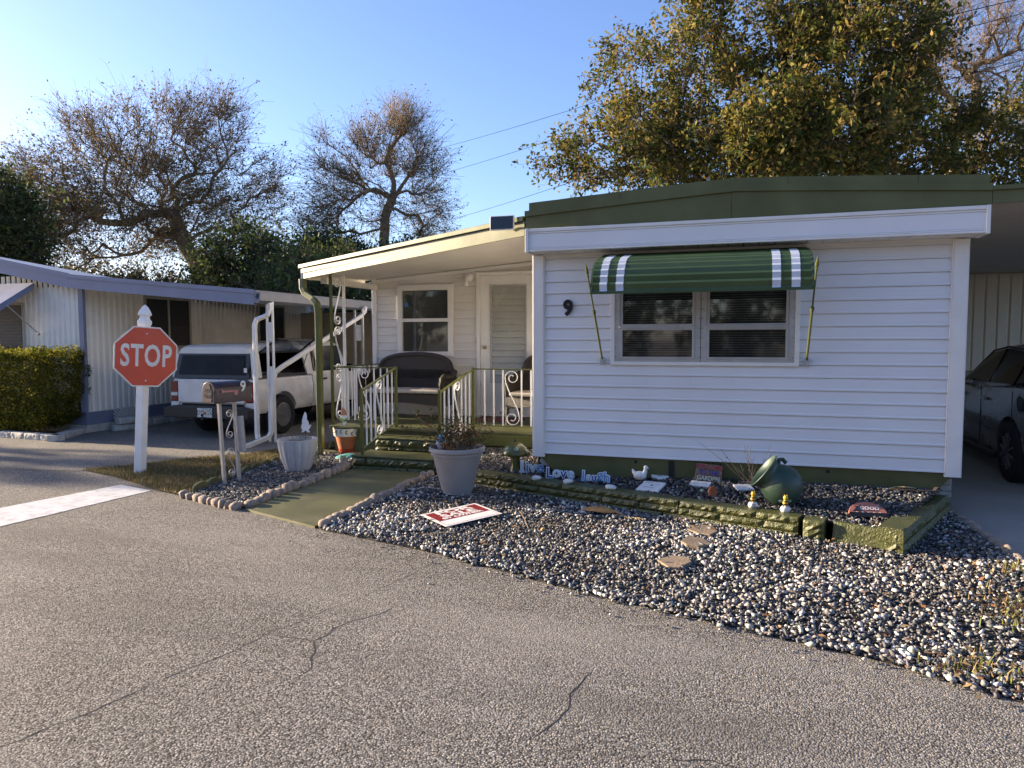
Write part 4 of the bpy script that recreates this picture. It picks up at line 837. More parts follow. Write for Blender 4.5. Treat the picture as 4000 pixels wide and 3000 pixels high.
def leafmesh(parent, pts, s0, s1, pal, name='leaves', per=2, jit=.02):
    P = np.array([p[:] for p in pts for _ in range(per)])+rng.normal(0,jit,(len(pts)*per,3)); n = len(P); s = rng.uniform(s0,s1,n); Rm = rotmats(n, 1.2); q = np.array([[-1,0,0],[0,-.5,.1],[1,0,0],[0,.5,.1]])
    V = (np.einsum('nij,vj->nvi', Rm, q)*s[:,None,None]+P[:,None,:]).reshape(-1,3); c = np.array(pal)[rng.integers(0,len(pal),n)]*rng.uniform(.7,1.3,(n,1))
    return np_mesh(name, V, np.arange(4*n).reshape(-1,4), 'leaf', parent, col=np.repeat(c,4,0))
tp = wisps(wp, 26, .04, .12, .20, .36, 'twig_pale'); leafmesh(wp, tp, .006, .016, [(.16,.09,.03),(.24,.16,.06)], 'dead_leaves', 1)
wd = root('weed', 'tall thin yellowing weed against the fluted pot', 'plant', (-2.92,.22,.05)); tp = wisps(wd, 9, .12, .42, .07, 0, 'twig_pale', spread=.2); leafmesh(wd, tp, .008, .022, [(.16,.15,.03),(.26,.22,.05)], per=2)
def stake(name, label, loc, parts, stem_h, rz=0):
    r = root(name, label, 'ornament', loc, rz); b = MB(); b.tube([(0,0,0),(0,0,stem_h)], .0025, 6); b.build('stake', 'black_paint', r)
    for nm, m, poly, y0, y1 in parts: bb = MB(); bb.ext(poly, 'y', y0, y1); bb.build(nm, m, r)
    return r
sil = [(-.045,0),(-.02,.012),(0,.03),(.02,.012),(.05,0),(.055,.018),(.035,.035),(.06,.06),(.075,.10),(.062,.105),(.055,.085),(.042,.12),(.035,.15),(.02,.17),(.022,.21),(.012,.255),(-.004,.27),(-.012,.25),(-.03,.20),(-.045,.15),(-.04,.12),(-.055,.08),(-.05,.05),(-.035,.03),(-.05,.015)]
stake('gnome_stake', 'plain white metal gnome silhouette on a stake in the fluted pot', (-3.10,.16,.41), [('silhouette', 'gnome_white', [(x,z+.13) for x,z in sil], -.002, .002)], .16, R(18))
tpz = root('terracotta_pot', 'terracotta pot with white glazed rim and olive leaf pattern beside the steps', 'pot', (-3.20,1.33,.11))
b = MB(); b.lathe([(.115,0),(.120,.01),(.122,.055)], 32); b.build('painted_foot', 'glaze_red', tpz, smooth=50)
b = MB(); b.lathe([(.1225,.055),(.165,.235)], 32); b.build('pot_body', 'terracotta', tpz, smooth=50)
b = MB(); b.lathe([(.166,.235),(.185,.24),(.198,.345),(.200,.355)], 40); rim = b.build('glazed_rim', 'glaze_white', tpz, smooth=50)
b = MB(); b.lathe([(.2005,.352),(.203,.360),(.200,.368),(.186,.368),(.180,.30),(0,.29)], 40); b.build('lip', 'glaze_dark', tpz, smooth=40)
b = MB(); b.lathe([(0,.292),(.178,.30)], 24); b.build('soil', 'terracotta', tpz)
b = MB()
for k in range(16):
    a = 2*PI*k/16; z = .295+.018*math.sin(3*a); r0 = .194
    for s in (-1,1):
        T = Matrix.Rotation(a,4,'Z') @ Matrix.Translation((r0,0,z)) @ Matrix.Rotation(R(90),4,'Y') @ Matrix.Rotation(s*R(35)+R(90),4,'Z')
        b.add([T @ Vector(p) for p in ((0,0,.004),(.025,-.009,.004),(.055,0,.004),(.025,.009,.004))], [(0,1,2,3)])
b.build('leaf_pattern', 'glaze_dark', rim)
stake('gnome_stake', 'painted gnome with peach hat and green banner on a stake in the terracotta pot', (-3.22,1.30,.40), [
    ('hat', 'gnome_peach', [(-.045,.24),(.045,.24),(.03,.29),(.0,.34),(-.028,.355),(-.03,.33)], -.004, .004), ('beard', 'gnome_white', [(-.04,.238),(.04,.238),(.045,.19),(.015,.10),(0,.08),(-.015,.10),(-.045,.19)], -.004, .004),
    ('banner', 'gnome_green', [(-.075,.20),(-.06,.215),(0,.18),(.06,.215),(.075,.20),(.065,.17),(0,.14),(-.065,.17)], -.009, -.005), ('boots', 'gnome_blue', [(-.045,.07),(.045,.07),(.05,.10),(.02,.115),(-.02,.115),(-.05,.10)], -.003, .003)], .10, R(18))
gp = root('grey_planter', 'round light grey planter holding a straggly rose bush beside the walkway', 'planter', (-.76,-.44,.035))
b = MB(); b.lathe([(.150,0),(.162,.012),(.160,.035),(.172,.04),(.265,.42),(.270,.43),(.285,.435),(.288,.455),(.283,.462),(.308,.475),(.314,.50),(.305,.522),(.285,.520),(.272,.46),(0,.45)], 56); b.build('pot_body', 'grey_pot', gp, smooth=40)
b = MB(); b.lathe([(0,.462),(.274,.456)], 24); b.build('soil', 'soil', gp)
tips = wisps(gp, 60, .16, .44, .20, .45, 'twig', .0028, 'stems', spread=.62)
leafmesh(gp, tips, .010, .025, [(.035,.055,.018),(.05,.07,.02),(.09,.06,.03),(.16,.05,.03)], 'leaves', 8, .035)
leafmesh(gp, [Vector((random.gauss(-.04,.07),random.gauss(-.14,.05),random.uniform(.46,.56))) for _ in range(30)], .025, .055, [(.30,.14,.05),(.22,.10,.04),(.34,.20,.09)], 'dead_leaves', 1, .01)
gn = root('garden_gnome', 'small white and red gnome with blue hat in the grey planter', 'gnome', (-.97,-.39,.495), R(15))
b = MB(); b.lathe([(.05,0),(.058,.03),(.05,.07),(.03,.095),(.0,.10)], 14); b.build('body', 'gnome_red', gn, smooth=True)
b = MB(); b.ext([(-.045,.10),(.045,.10),(.035,.04),(0,-.0),(-.035,.04)], 'y', -.066, -.045); b.build('beard', 'gnome_white', gn, bevel=.006)
b = MB(); b.lathe([(.056,.098),(.050,.115),(.03,.15),(.02,.175),(.0,.185)], 12); b.build('hat', 'gnome_blue', gn, smooth=True)
# ---------------------------------------------------------------- ornaments in the raised bed
def B(x, y): return (x, y, zb(x,y)+.008)
mu = root('mushroom', 'green glazed ceramic mushroom with pale spots', 'ornament', B(-.28,.19))
b = MB(); b.lathe([(.070,-.01),(.055,.05),(.048,.14),(.052,.20),(0,.20)], 18); b.build('stalk', 'mushroom_green', mu, smooth=50)
b = MB(); b.lathe([(.05,.19),(.150,.175),(.163,.185),(.160,.21),(.125,.27),(.075,.315),(.030,.335),(0,.338)], 26); cp = b.build('cap', 'mushroom_green', mu, smooth=60)
for a, z, r in ((-1.2,.262,.030),(-2.2,.258,.028),(-.2,.25,.03),(1.2,.26,.03)):
    q = .128; T = Matrix.Rotation(a,4,'Z') @ Matrix.Translation((q,0,z+.004)) @ Matrix.Rotation(R(48),4,'Y'); b = MB(); b.lathe([(r,-.004),(r*.9,.003),(0,.006)], 14, T=T); b.build('spot', 'mushroom_spot', cp)
b = MB(); b.ball((-.01,.0,.345), (.028,.02,.016), 10, 6); b.ball((.012,-.012,.352), (.014,.012,.012), 8, 6); b.build('frog', 'mushroom_green', mu, smooth=True)
def word(name, label, letters, loc, rz, size, tilt=-8):
    r = root(name, label, 'letters', loc, rz); x = 0
    for ch, m, up, sc in letters:
        s = size*sc; w = {'i':.34,'l':.46,'L':.62,'o':.58,'v':.56,'e':.58,'a':.58,'u':.60,'g':.60,'h':.62}[ch]*s*1.0
        M4 = Matrix.Translation((x+w/2, 0, up+.36*s)) @ Matrix.Rotation(PI/2+R(tilt),4,'X')
        back = text(ch, s*1.12, 'letter', 'letter_rim', r, M4, ext=.010, off=.014*s/.2, xs=1.0)
        fr = text(ch, s*1.12, 'letter_face', m, back, Matrix.Translation((0,-.012,0)) @ M4, ext=.002, off=.002*s/.2, xs=1.0)
        if ch in 'iLlhu':
            b = MB(); b.box(x+w*.0, x+w*1.0, -.010, .010, up-.012, up+.016); b.build('serif', m, back)
        x += w*.98
    return r
word('live_letters', 'blue slab letters spelling live, leaning in the slate bed', [('l','letter_pale',.02,1.0),('i','letter_navy',.02,.95),('v','letter_pale',.02,.95),('e','letter_blue',.02,.95)], B(-.20,.06), R(14), .155)
word('love_letters', 'blue slab letters spelling Love, leaning in the slate bed', [('L','letter_navy',.02,.92),('o','letter_pale',.03,.90),('v','letter_navy',.02,.92),('e','letter_pale',.02,.92)], B(.17,-.14), R(8), .150)
word('laugh_letters', 'blue slab letters spelling laugh, leaning in the slate bed', [('l','letter_blue',.02,.95),('a','letter_pale',.02,.80),('u','letter_navy',.02,.78),('g','letter_blue',.05,.82),('h','letter_blue',.02,.92)], B(.58,-.20), R(-3), .135)
for i, (x, y, s) in enumerate(((.10,-.27,1),(.48,-.36,1),(.96,-.52,1.1))):
    o = bpy.data.objects.new('painted_stone', STONES[i].copy()); COL.objects.link(o); o.data.materials.clear(); o.data.materials.append(MAT['shell_white']); o.location = (x,y,.222); o.scale = (.052*s,.042*s,.026); o.rotation_euler = (0,R(-8) if i == 1 else 0,R(random.uniform(-20,20)))
    tag(o, ['white stone with blue flowers on the low wall in front of the word live', 'white stone with blue flowers on the low wall in front of the word love', 'white stone with blue flowers on the low wall in front of the word laugh'][i], 'stone')
pq = root('easel_plaque', 'small black plaque with white label behind the word live', 'plaque', B(.05,.30), R(10))
b = MB(); b.box(-.085,.085,-.008,.008,0,.16, T=Matrix.Rotation(R(-10),4,'X')); b.build('board', 'black_paint', pq, bevel=.003)
b = MB(); b.ext([(.066*(1+.08*math.cos(6*a))*math.cos(a), .085+.058*(1+.08*math.cos(6*a))*math.sin(a)) for a in np.linspace(0,2*PI,33)[:-1]], 'y', -.0105, -.0085); o = b.build('label', 'plaster', pq, rot=(R(-10),0,0)); text('Choose', .034, 'lettering', 'text_gold', o, Matrix.Translation((0,-.0112,.105)) @ Matrix.Rotation(PI/2,4,'X'), ext=.0003)
dk = root('duck_figure', 'white ceramic duck facing the urn in the slate bed', 'ornament', B(1.20,-.10), R(-8)); dk.scale = (.68,.68,.78)
b = MB(); b.ball((0,0,.065), (.105,.06,.062), 16, 10); b.tube([(-.07,0,.08),(-.105,0,.115),(-.125,0,.15)], [.04,.026,.006], 8); b.tube([(.06,0,.08),(.085,0,.13),(.088,0,.17)], [.045,.033,.026], 10); b.ball((.092,0,.182), (.034,.028,.030), 12, 8); b.tube([(.115,0,.178),(.14,0,.172)], [.014,.006], 8); b.build('body', 'plaster', dk, smooth=60)
b = MB(); b.ball((-.01,-.055,.075), (.06,.014,.035), 12, 8); b.build('wing', 'plaster', dk, smooth=True)
rd = root('round_plaque', 'round white stepping plaque with blue writing near the duck', 'plaque', B(1.40,.04), 0); rd.rotation_euler = (R(14),0,R(5))
b = MB(); b.lathe([(.095,0),(.100,.006),(.100,.024),(.094,.030),(0,.030)], 28); o = b.build('disc', 'plaster', rd, smooth=40)
for px, py, n_, m_ in ((-.045,.012,9,'text_blue'),(.02,.005,11,'text_blue'),(-.01,-.035,8,'text_dark'),(.055,.03,5,'text_dark')):
    b = MB(); b.tube([(px-.022+.044*i_/n_, py+random.uniform(-.012,.012), .0308) for i_ in range(n_+1)], .0024, 5); b.build('brush_stroke', m_, o)
def tile(name, label, loc, rz, w, d, tiltx, lines, m='text_dark'):
    r = root(name, label, 'plaque', loc); r.rotation_euler = (R(tiltx),0,rz); b = MB(); b.box(-w/2,w/2,-d/2,d/2,0,.022); o = b.build('slab', 'plaster', r, bevel=.006)
    for i, (pts) in enumerate(lines): bb = MB(); bb.tube([(x*w,y*d,.0225) for x,y in pts], .0016, 4); bb.build('drawing', m, o)
tile('square_plaque', 'square white plaster plaque with a faint drawing lying on the slate', B(1.35,-.35), R(-12), .235, .27, 8, [[(.08*math.cos(a)*(1-a/14),.05+.08*math.sin(a)*(1-a/14)) for a in np.linspace(0,12,30)],[(-.3,-.22),(-.1,-.17),(.2,-.2)],[(.1,.2),(.2,.24),(.3,.2)],[(-.4,.3),(.0,.36)]])
tile('white_tile', 'curved white tile with grey lines in front of the welcome sign', B(1.83,-.22), R(-10), .205, .11, 14, [[(-.3,-.2),(-.25,.2),(-.1,.3)],[(-.2,0),(.1,-.05),(.3,-.05)],[(.3,-.3),(.4,-.1)]])
tile('small_plaque', 'small pale plaque half hidden behind the green urn', B(2.25,-.30), R(20), .17, .15, 8, [[(-.3,.1),(0,.15),(.3,.05)],[(-.3,-.1),(0,-.05),(.2,-.12)]], 'turquoise')
wg = root('welcome_sign', 'small weathered plank sign reading WELCOME TO THE GARDEN', 'sign', B(1.90,-.075), R(-9)); wg.rotation_euler = (R(-6),R(3),R(-6)); wg.scale = (.95,1,.95)
for k, (s, m) in enumerate((('GARDEN','text_pale'),('TO THE','text_navy'),('WELCOME','text_red'))):
    b = MB(); b.box(-.145+.004*k,.145-.003*k,-.009,.009,.062*k,.062*k+.058); o = b.build('plank', 'wood_sign', wg, bevel=.004); text(s, .066, 'lettering', m, o, Matrix.Translation((0,-.0100,.062*k+.029)) @ Matrix.Rotation(PI/2,4,'X'), ext=.0012, off=.0012, xs=.92)
fg = root('fallen_figurine', 'small figurine lying on its side with a brown base toward the road', 'ornament', B(1.92,-.55), R(35))
b = MB(); b.lathe([(.05,0),(.052,.012),(.047,.02),(0,.02)], 16, T=Matrix.Translation((.03,-.03,.045)) @ Matrix.Rotation(R(78),4,'X')); b.build('base', 'terracotta', fg)
b = MB(); b.lathe([(.042,.02),(.03,.06),(.022,.10),(.0,.12)], 12, T=Matrix.Translation((.03,-.03,.045)) @ Matrix.Rotation(R(-100),4,'X') @ Matrix.Rotation(R(30),4,'Y')); b.build('figure', 'pink', fg, smooth=True)
b = MB(); b.ball((-.045,.03,.045), (.02,.03,.02), 8, 6); b.build('wings', 'mushroom_spot', fg, smooth=True)
# tipped urn
ur = root('tipped_urn', 'large dark green glazed urn tipped on its side', 'urn', (2.54,-.74,.19)); ur.scale = (.76,.76,.78)
T = Matrix.Translation((.055,.02,.245)) @ Matrix.Rotation(R(6),4,'Z') @ Matrix.Rotation(R(-52),4,'Y') @ Matrix.Rotation(R(-3),4,'X')
b = MB(); b.lathe([(0,-.215),(.12,-.212),(.16,-.19),(.225,-.10),(.248,-.01),(.240,.07),(.205,.14),(.178,.18),(.176,.20),(.205,.245),(.232,.265),(.236,.278),(.226,.284),(.190,.262),(.162,.21),(.160,.185),(.19,.13),(.215,.06),(.2,-.1),(0,-.18)], 44, T=T); b.build('urn_body', 'urn_green', ur, smooth=60)
b = MB(); b.tube([T @ Vector(p) for p in ((.17,.08,.175),(.215,.10,.20),(.245,.11,.17),(.235,.11,.11))], [.024,.026,.026,.024], 10); b.build('handle', 'urn_green', ur, smooth=True)
tw_ = root('dry_twigs', 'bare dry twigs with withered seed heads beside the urn', 'plant', B(2.32,-.18)); tips = wisps(tw_, 22, .12, .46, .06, 0, 'twig', .0022, 'stems', spread=.42); leafmesh(tw_, tips[::3], .006, .016, [(.10,.07,.05),(.20,.15,.11),(.06,.05,.04)], 'seed_heads', 2, .012)
for i, (x, y, s, t) in enumerate(((2.33,-.92,1.0,'Bee\nHAPPY'),(2.60,-1.00,1.0,''))):
    be = root('bee_figure', ['yellow striped bee sitting on a white stone lettered Bee HAPPY', 'yellow striped bee sitting on a speckled white stone beside the urn base'][i], 'ornament', (x,y,.195), R(12)); be.scale = (.9,.9,.85)
    o = MB(); o.ball((0,0,.036), (.050,.040,.042), 14, 8); q = o.build('stone', 'plaster' if i == 0 else 'shell_white', be, smooth=True)
    if t: text(t, .026, 'lettering', 'text_dark', q, Matrix.Translation((0,-.041,.036)) @ Matrix.Rotation(PI/2,4,'X'), ext=.001)
    for k in range(5):
        o = MB(); rr = (.020,.027,.029,.026,.018)[k]; z = .072+k*.013; o.lathe([(rr*.9,z),(rr,z+.006),(rr*.92,z+.0125)], 12); o.build('stripe', 'yellow' if k % 2 == 0 else 'black_paint', be, smooth=True)
    o = MB(); o.ball((0,-.004,.158), .024, 12, 8); o.ball((-.012,-.01,.185), .005, 6, 4); o.ball((.012,-.01,.185), .005, 6, 4); o.build('head', 'yellow', be, smooth=True)
    for s_ in (-1,1):
        o = MB(); o.ball((s_*.040,.012,.118), (.022,.005,.014), 8, 6); o.build('wing', 'mushroom_spot', be, smooth=True)
    o = MB(); o.tube([(-.02,-.02,.09),(-.028,-.035,.075)], .006, 6); o.tube([(.02,-.02,.09),(.028,-.035,.075)], .006, 6); o.build('legs', 'black_paint', be)
ct = root('dome_sign', 'brown-pink dome shaped sign with a black animal outline lying on the slate', 'sign', B(3.27,-.98), R(6)); ct.rotation_euler = (R(-52),0,R(6))
b = MB(); b.ext([(.155*math.cos(a), .02+.125*math.sin(a)) for a in np.linspace(0,PI,17)], 'y', -.012, .012); o = b.build('dome', 'cat_pink', ct, bevel=.004)
text('A', .04, 'lettering', 'text_dark', o, Matrix.Translation((-.05,-.0125,.10)) @ Matrix.Rotation(PI/2,4,'X'), ext=.0006); text('GOOD', .05, 'lettering', 'plaster', o, Matrix.Translation((.02,-.0125,.075)) @ Matrix.Rotation(PI/2,4,'X'), ext=.0006, off=.001)
for k in range(5): b = MB(); b.box(-.095+k*.045,-.078+k*.045,-.0140,-.0125,.020,.034); b.build('white_square', 'plaster', o)
for k in range(5): b = MB(); b.box(-.01+k*.020,-.004+k*.020,-.0135,-.0125,.044,.060); b.build('dark_stroke', 'text_dark', o)
b = MB(); b.ext([(-.12,.04),(-.09,.075),(-.10,.10),(-.085,.09),(-.07,.10),(-.06,.07),(-.05,.05),(-.02,.035)], 'y', -.0155, -.0125); b.build('cat', 'text_dark', o)
b = MB(); b.box(-.155,.155,-.03,.03,-.035,.018); b.build('stand', 'black_paint', ct, bevel=.004)
b = MB(); b.tube([(-.22,.03,.01),(-.12,-.02,.02),(0,-.03,.018),(.13,-.01,.02),(.16,.02,.05)], 0, sq=(.022,.004)); o = b.build('dog_collar', 'strap', None, loc=B(3.82,-.14)); tag(o, 'dark stitched strap lying by the grey corner blocks', 'strap')
b = MB(); b.tube([(0,0,0),(.06,.05,.02),(.14,.02,.03),(.24,.04,.02)], .006, 6); o = b.build('dry_root', 'twig_pale', None, loc=B(3.58,-.10)); tag(o, 'pale dry root on the slate beside the strap', 'root')
# left bed bits
cc_ = root('cactus_cup', 'little concrete cup with a teal succulent beside the steps', 'plant pot', (-2.86,.66,.085))
b = MB(); b.lathe([(.050,0),(.056,.005),(.058,.07),(.046,.07),(.044,.055),(0,.055)], 16); b.build('cup', 'concrete_cup', cc_, smooth=40)
b = MB()
for k in range(12):
    a = k*2.4; r0 = .012+.002*k; b.tube([(0,0,.055),(r0*math.cos(a),r0*math.sin(a),.08),(1.7*r0*math.cos(a),1.7*r0*math.sin(a),.095)], [.006,.008,.001], 6)
b.build('succulent', 'cactus', cc_, smooth=True)
tt = root('turtle_plaque', 'turquoise turtle shaped garden plaque lying on the slate', 'ornament', (-3.00,.98,.085), R(20)); tt.rotation_euler = (R(10),R(-6),R(20))
b = MB(); b.ball((0,0,.02), (.16,.10,.03), 20, 8); b.build('shell', 'turquoise', tt, smooth=True)
b = MB(); b.ball((.17,.02,.02), (.05,.035,.02), 10, 6); b.ball((.10,-.10,.012), (.05,.02,.012), 8, 6); b.ball((-.10,-.09,.012), (.05,.02,.012), 8, 6); b.build('head', 'plaster', tt, smooth=True)
dw = MB(); dw.tube([(-.12,0,.02),(0,.03,.035),(.14,.02,.04)], [.015,.02,.01], 8); o = dw.build('driftwood', 'terracotta', None, loc=(-3.0,1.13,.09)); tag(o, 'reddish piece of driftwood behind the turtle plaque', 'wood')
# for-sale sign lying on the gravel
sg = root('for_sale_sign', 'maroon and white FOR SALE BY OWNER board lying on the gravel', 'sign', (-.315,-1.42,.062)); ax = Vector((.37,.53,0)).normalized()
sg.rotation_euler = (R(2),R(-2),math.atan2(.53,.37)+R(0))
# local x along the lettering, y toward its top
LW, LH = .63, .46
b = MB(); b.box(-LW/2,LW/2,-LH/2,LH/2,0,.004); o = b.build('board', 'sale_white', sg)
b = MB(); b.box(-LW/2+.03,LW/2-.03,-LH/2+.17,LH/2-.03,.0042,.0050); mr_ = b.build('maroon_field', 'sale_maroon', o)
text('FOR', .118, 'lettering', 'sale_white', mr_, Matrix.Translation((0,.148,.0054)), ext=.0003, off=.004, xs=1.75); text('SALE', .118, 'lettering', 'sale_white', mr_, Matrix.Translation((0,.048,.0054)), ext=.0003, off=.004, xs=1.55); text('BY OWNER', .068, 'lettering', 'sale_white', mr_, Matrix.Translation((0,-.028,.0054)), ext=.0003, off=.002, xs=1.25)
b = MB()
for x0,x1,y0,y1 in ((-.29,.29,-.205,-.2015),(-.29,.29,-.0685,-.065),(-.29,-.2865,-.2015,-.0685),(.2865,.29,-.2015,-.0685)): b.box(x0,x1,y0,y1,.0042,.0048)
b.build('blank_box', 'sale_maroon', o)
for i, (x, y, r, sd) in enumerate(((1.92,-1.28,.15,1),(1.87,-1.66,.13,2),(1.76,-2.22,.14,3))):
    rr = random.Random(sd); k = 6; poly = [(r*rr.uniform(.75,1.1)*math.cos(2*PI*j/k+rr.uniform(-.25,.25)), r*1.25*rr.uniform(.75,1.1)*math.sin(2*PI*j/k+rr.uniform(-.25,.25))) for j in range(k)]
    b = MB(); b.ext(poly, 'z', -.01, .03); o = b.build('flagstone', 'flagstone', None, bevel=.006, loc=(x,y,zg(x,y)+.000), rot=(R(rr.uniform(-3,3)),R(rr.uniform(-3,3)),0))
    tag(o, ['tan flagstone touching the foot of the low green wall', 'tan flagstone in the middle of the row of three in the gravel', 'tan flagstone nearest the road in the row of three'][i], 'stone')
hk = root('palm_husk', 'orange-brown dried palm husk lying against the low green wall', 'palm husk', (.93,-.90,.05), R(-20))
b = MB(); n = 14; vs = []
for i in range(n+1):
    t = i/n; w = .075*math.sin(PI*min(1,t*1.15+.12))**.6+.004; zz = .05*math.sin(PI*t)
    for j in range(5): u = j/4*2-1; vs.append((-.2+.46*t, w*u, .01+zz*(1-.8*u*u)+random.uniform(0,.004)))
b.add(vs, [(5*i+j,5*i+5+j,5*i+6+j,5*i+1+j) for i in range(n) for j in range(4)]); hm = b.build('husk', 'husk', hk, smooth=True)
hm.modifiers.new('thick', 'SOLIDIFY').thickness = .006
b = MB()
for k in range(26): t = random.random(); b.tube([(.15+.35*t,-.03+.03*random.random(),.01),(.20+.35*t,-.09+.05*random.random(),.006+.02*random.random())], .0022, 4)
b.build('fringe', 'twig_pale', hk)
for i, pts in enumerate((((.45,-1.62),(.72,-1.60)),((-.35,-2.18),(-.14,-2.05)),((.2,-1.2),(.45,-1.75)))):
    b = MB(); (x0,y0),(x1,y1) = pts; b.tube([(x0,y0,zg(x0,y0)+.055),((x0+x1)/2,(y0+y1)/2+.01,zg(x0,y0)+.06),(x1,y1,zg(x1,y1)+.055)], .004, 6); o = b.build('fallen_twig', 'twig_pale' if i < 2 else 'twig'); tag(o, ['straw coloured twig on the gravel right of the sale sign', 'short straw twig between sale sign and road', 'thin dark twig crossing the gravel behind the sale sign'][i], 'twig')
# ---------------------------------------------------------------- neighbour's mobile home
nb = root('neighbour_home', 'cream ribbed metal mobile home with blue fascia and carport roof', 'house', (-9.4,2.45,0))
def ribs(x0, x1, pitch, z0, z1, yf, parent, m, axis='y', name='wall_rib', ztop=None):
    n = int((x1-x0)/pitch)
    for k in range(n):
        a = x0+k*pitch; b = MB(); pr = [(a+.004,yf),(a+.022,yf-.014),(a+pitch*.55,yf-.014),(a+pitch*.55+.02,yf),(a+pitch*.55+.02,yf+.004),(a+.004,yf+.004)]; zt = ztop(a) if ztop else z1
        if axis == 'y': b.ext([(-q[1], q[0]) for q in pr], 'z', z0, zt)     # faces +x, runs along y
        else: b.ext(pr, 'z', z0, zt)
        b.build(name, m, parent)
b = MB(); b.box(-4,0,.02,12,.38,2.72); wall = b.build('wall', 'neigh_wall', nb)
ribs(.03, 11.8, .135, .40, 2.70, -.0, wall, 'neigh_wall', 'y'); ribs(-3.9, -.06, .135, .40, 2.95, .016, wall, 'neigh_wall', 'x')
b = MB(); b.box(-4,.012,.005,12,.14,.38); b.build('skirting', 'neigh_blue', nb)
b = MB(); b.box(-4,.035,-.02,12.02,.0,.14); b.build('footing', 'wblock', nb)
b = MB(); b.tube([(.025,-.01,2.68),(.025,-.012,1.25),(.10,-.10,.40)], 0, sq=(.055,.03)); b.build('corner_trim', 'neigh_blue', nb)
# lattice panel leaning on the skirting
la = root('lattice_panel', 'pale plastic lattice panel leaning against the blue skirting', 'lattice', (-9.36,2.95,0), R(0))
for k in range(9):
    for s in (-1,1):
        y0 = .04+k*.075; b = MB(); z0, z1 = .0, .42; ya, yb_ = (y0-.21, y0+.21) if s > 0 else (y0+.21, y0-.21)
        def clip(p, q):
            (ya_,za_),(yc_,zc_) = p, q
            if ya_ > yc_: (ya_,za_),(yc_,zc_) = (yc_,zc_),(ya_,za_)
            f = lambda y: za_+(zc_-za_)*(y-ya_)/(yc_-ya_)
            lo, hi = max(ya_,0), min(yc_,.66); return (lo,f(lo)),(hi,f(hi))
        (p, q) = clip((ya,z0),(yb_,z1))
        if q[0]-p[0] > .04: b.tube([(.10-.02*p[1]+.006*s,p[0],p[1]),(.10-.02*q[1]+.006*s,q[0],q[1])], 0, sq=(.003,.014)); b.build('slat', 'lattice', la)
for i, (x, y, l, rz, z) in enumerate(((-9.05,2.75,.42,R(70),0),(-8.98,2.80,.40,R(74),.13),(-9.16,3.35,.40,R(88),0),(-9.15,3.8,.40,R(92),0),(-9.15,4.3,.42,R(90),0),(-9.15,4.8,.42,R(90),0))):
    o = rough_block(l, .12, .15, 400+i, .008).build('concrete_block', 'wblock', None, loc=(x,y,z), rot=(0,0,rz), bevel=.01); tag(o, 'loose pale block lying along the foot of the neighbour wall', 'block', 'blocks at the neighbour wall')
pts = [(-11.6,1.58),(-10.39,1.52),(-9.7,1.46),(-8.88,1.42),(-9.20,2.05),(-9.38,2.45)]; cnt = 0
for (x0,y0),(x1,y1) in zip(pts, pts[1:]):
    L_ = math.hypot(x1-x0,y1-y0); k = max(1, round(L_/.34)); an = math.atan2(y1-y0,x1-x0)
    for j in range(k):
        o = rough_block(L_/k-.012, .13, .16, 500+cnt, .010).build('kerb_block', 'wblock', None, loc=(x0+(x1-x0)*j/k,y0+(y1-y0)*j/k,-.02), rot=(0,0,an), bevel=.012); cnt += 1; tag(o, 'whitewashed block edging the bed of the clipped hedge', 'block', 'blocks around the hedge bed')
# fascia: gable edge (front), then carport edge; all in plane y=2.2
def fz(x): return 2.67-.0923*(x+9.4) if x > -9.4 else 2.67-.19*(x+9.4)
def fband(x0, x1, y, h0, h1, m, th=.03, name='fascia'):
    b = MB(); b.add([(x0+9.4,y-2.45,fz(x0)+h0),(x1+9.4,y-2.45,fz(x1)+h0),(x1+9.4,y-2.45,fz(x1)+h1),(x0+9.4,y-2.45,fz(x0)+h1),(x0+9.4,y-2.45+th,fz(x0)+h0),(x1+9.4,y-2.45+th,fz(x1)+h0),(x1+9.4,y-2.45+th,fz(x1)+h1),(x0+9.4,y-2.45+th,fz(x0)+h1)], [(0,1,2,3),(5,4,7,6),(0,4,5,1),(3,2,6,7),(0,3,7,4),(1,5,6,2)]); return b.build(name, m, nb)
fband(-13.4,-9.402,2.20,0,.19,'neigh_blue'); fband(-13.4,-9.402,2.185,.192,.27,'neigh_blue'); fband(-9.40,-5.42,2.20,0,.18,'neigh_blue'); fband(-9.40,-5.42,2.18,.182,.25,'neigh_blue')
def rslab(x0, x1, y0, y1, h0, h1, m, name, dz=0):
    b = MB(); b.add([(x+9.4,y-2.45,fz(x)+h+dz*(y-y0)) for h in (h0,h1) for x,y in ((x0,y0),(x1,y0),(x1,y1),(x0,y1))], [(3,2,1,0),(4,5,6,7),(0,1,5,4),(1,2,6,5),(2,3,7,6),(3,0,4,7)]); return b.build(name, m, nb)
rslab(-13.4,-9.40,2.24,14,.10,.262,'neigh_roof','roof',-.075); rslab(-9.40,-5.40,2.24,9.6,.12,.20,'neigh_roof','carport_roof',-.012)
for k in range(9):
    x = -9.2+k*.45; rslab(x,x+.05,2.26,9.5,.202,.235,'neigh_roof','roof_seam',-.012)
# gutter along the carport side
b = MB(); b.ext([(4.0,.0),(4.0,.10),(4.02,.10),(4.07,.05),(4.10,.05),(4.12,.16),(4.135,.16),(4.13,.03),(4.08,-.015)], 'y', -.28, 7.2); b.build('gutter', 'gutter_grey', nb, loc=(0,0,2.34))
b = MB(); b.box(4.0,4.03,-.26,7.2,2.44,2.54); b.build('gutter_board', 'gutter_grey', nb)
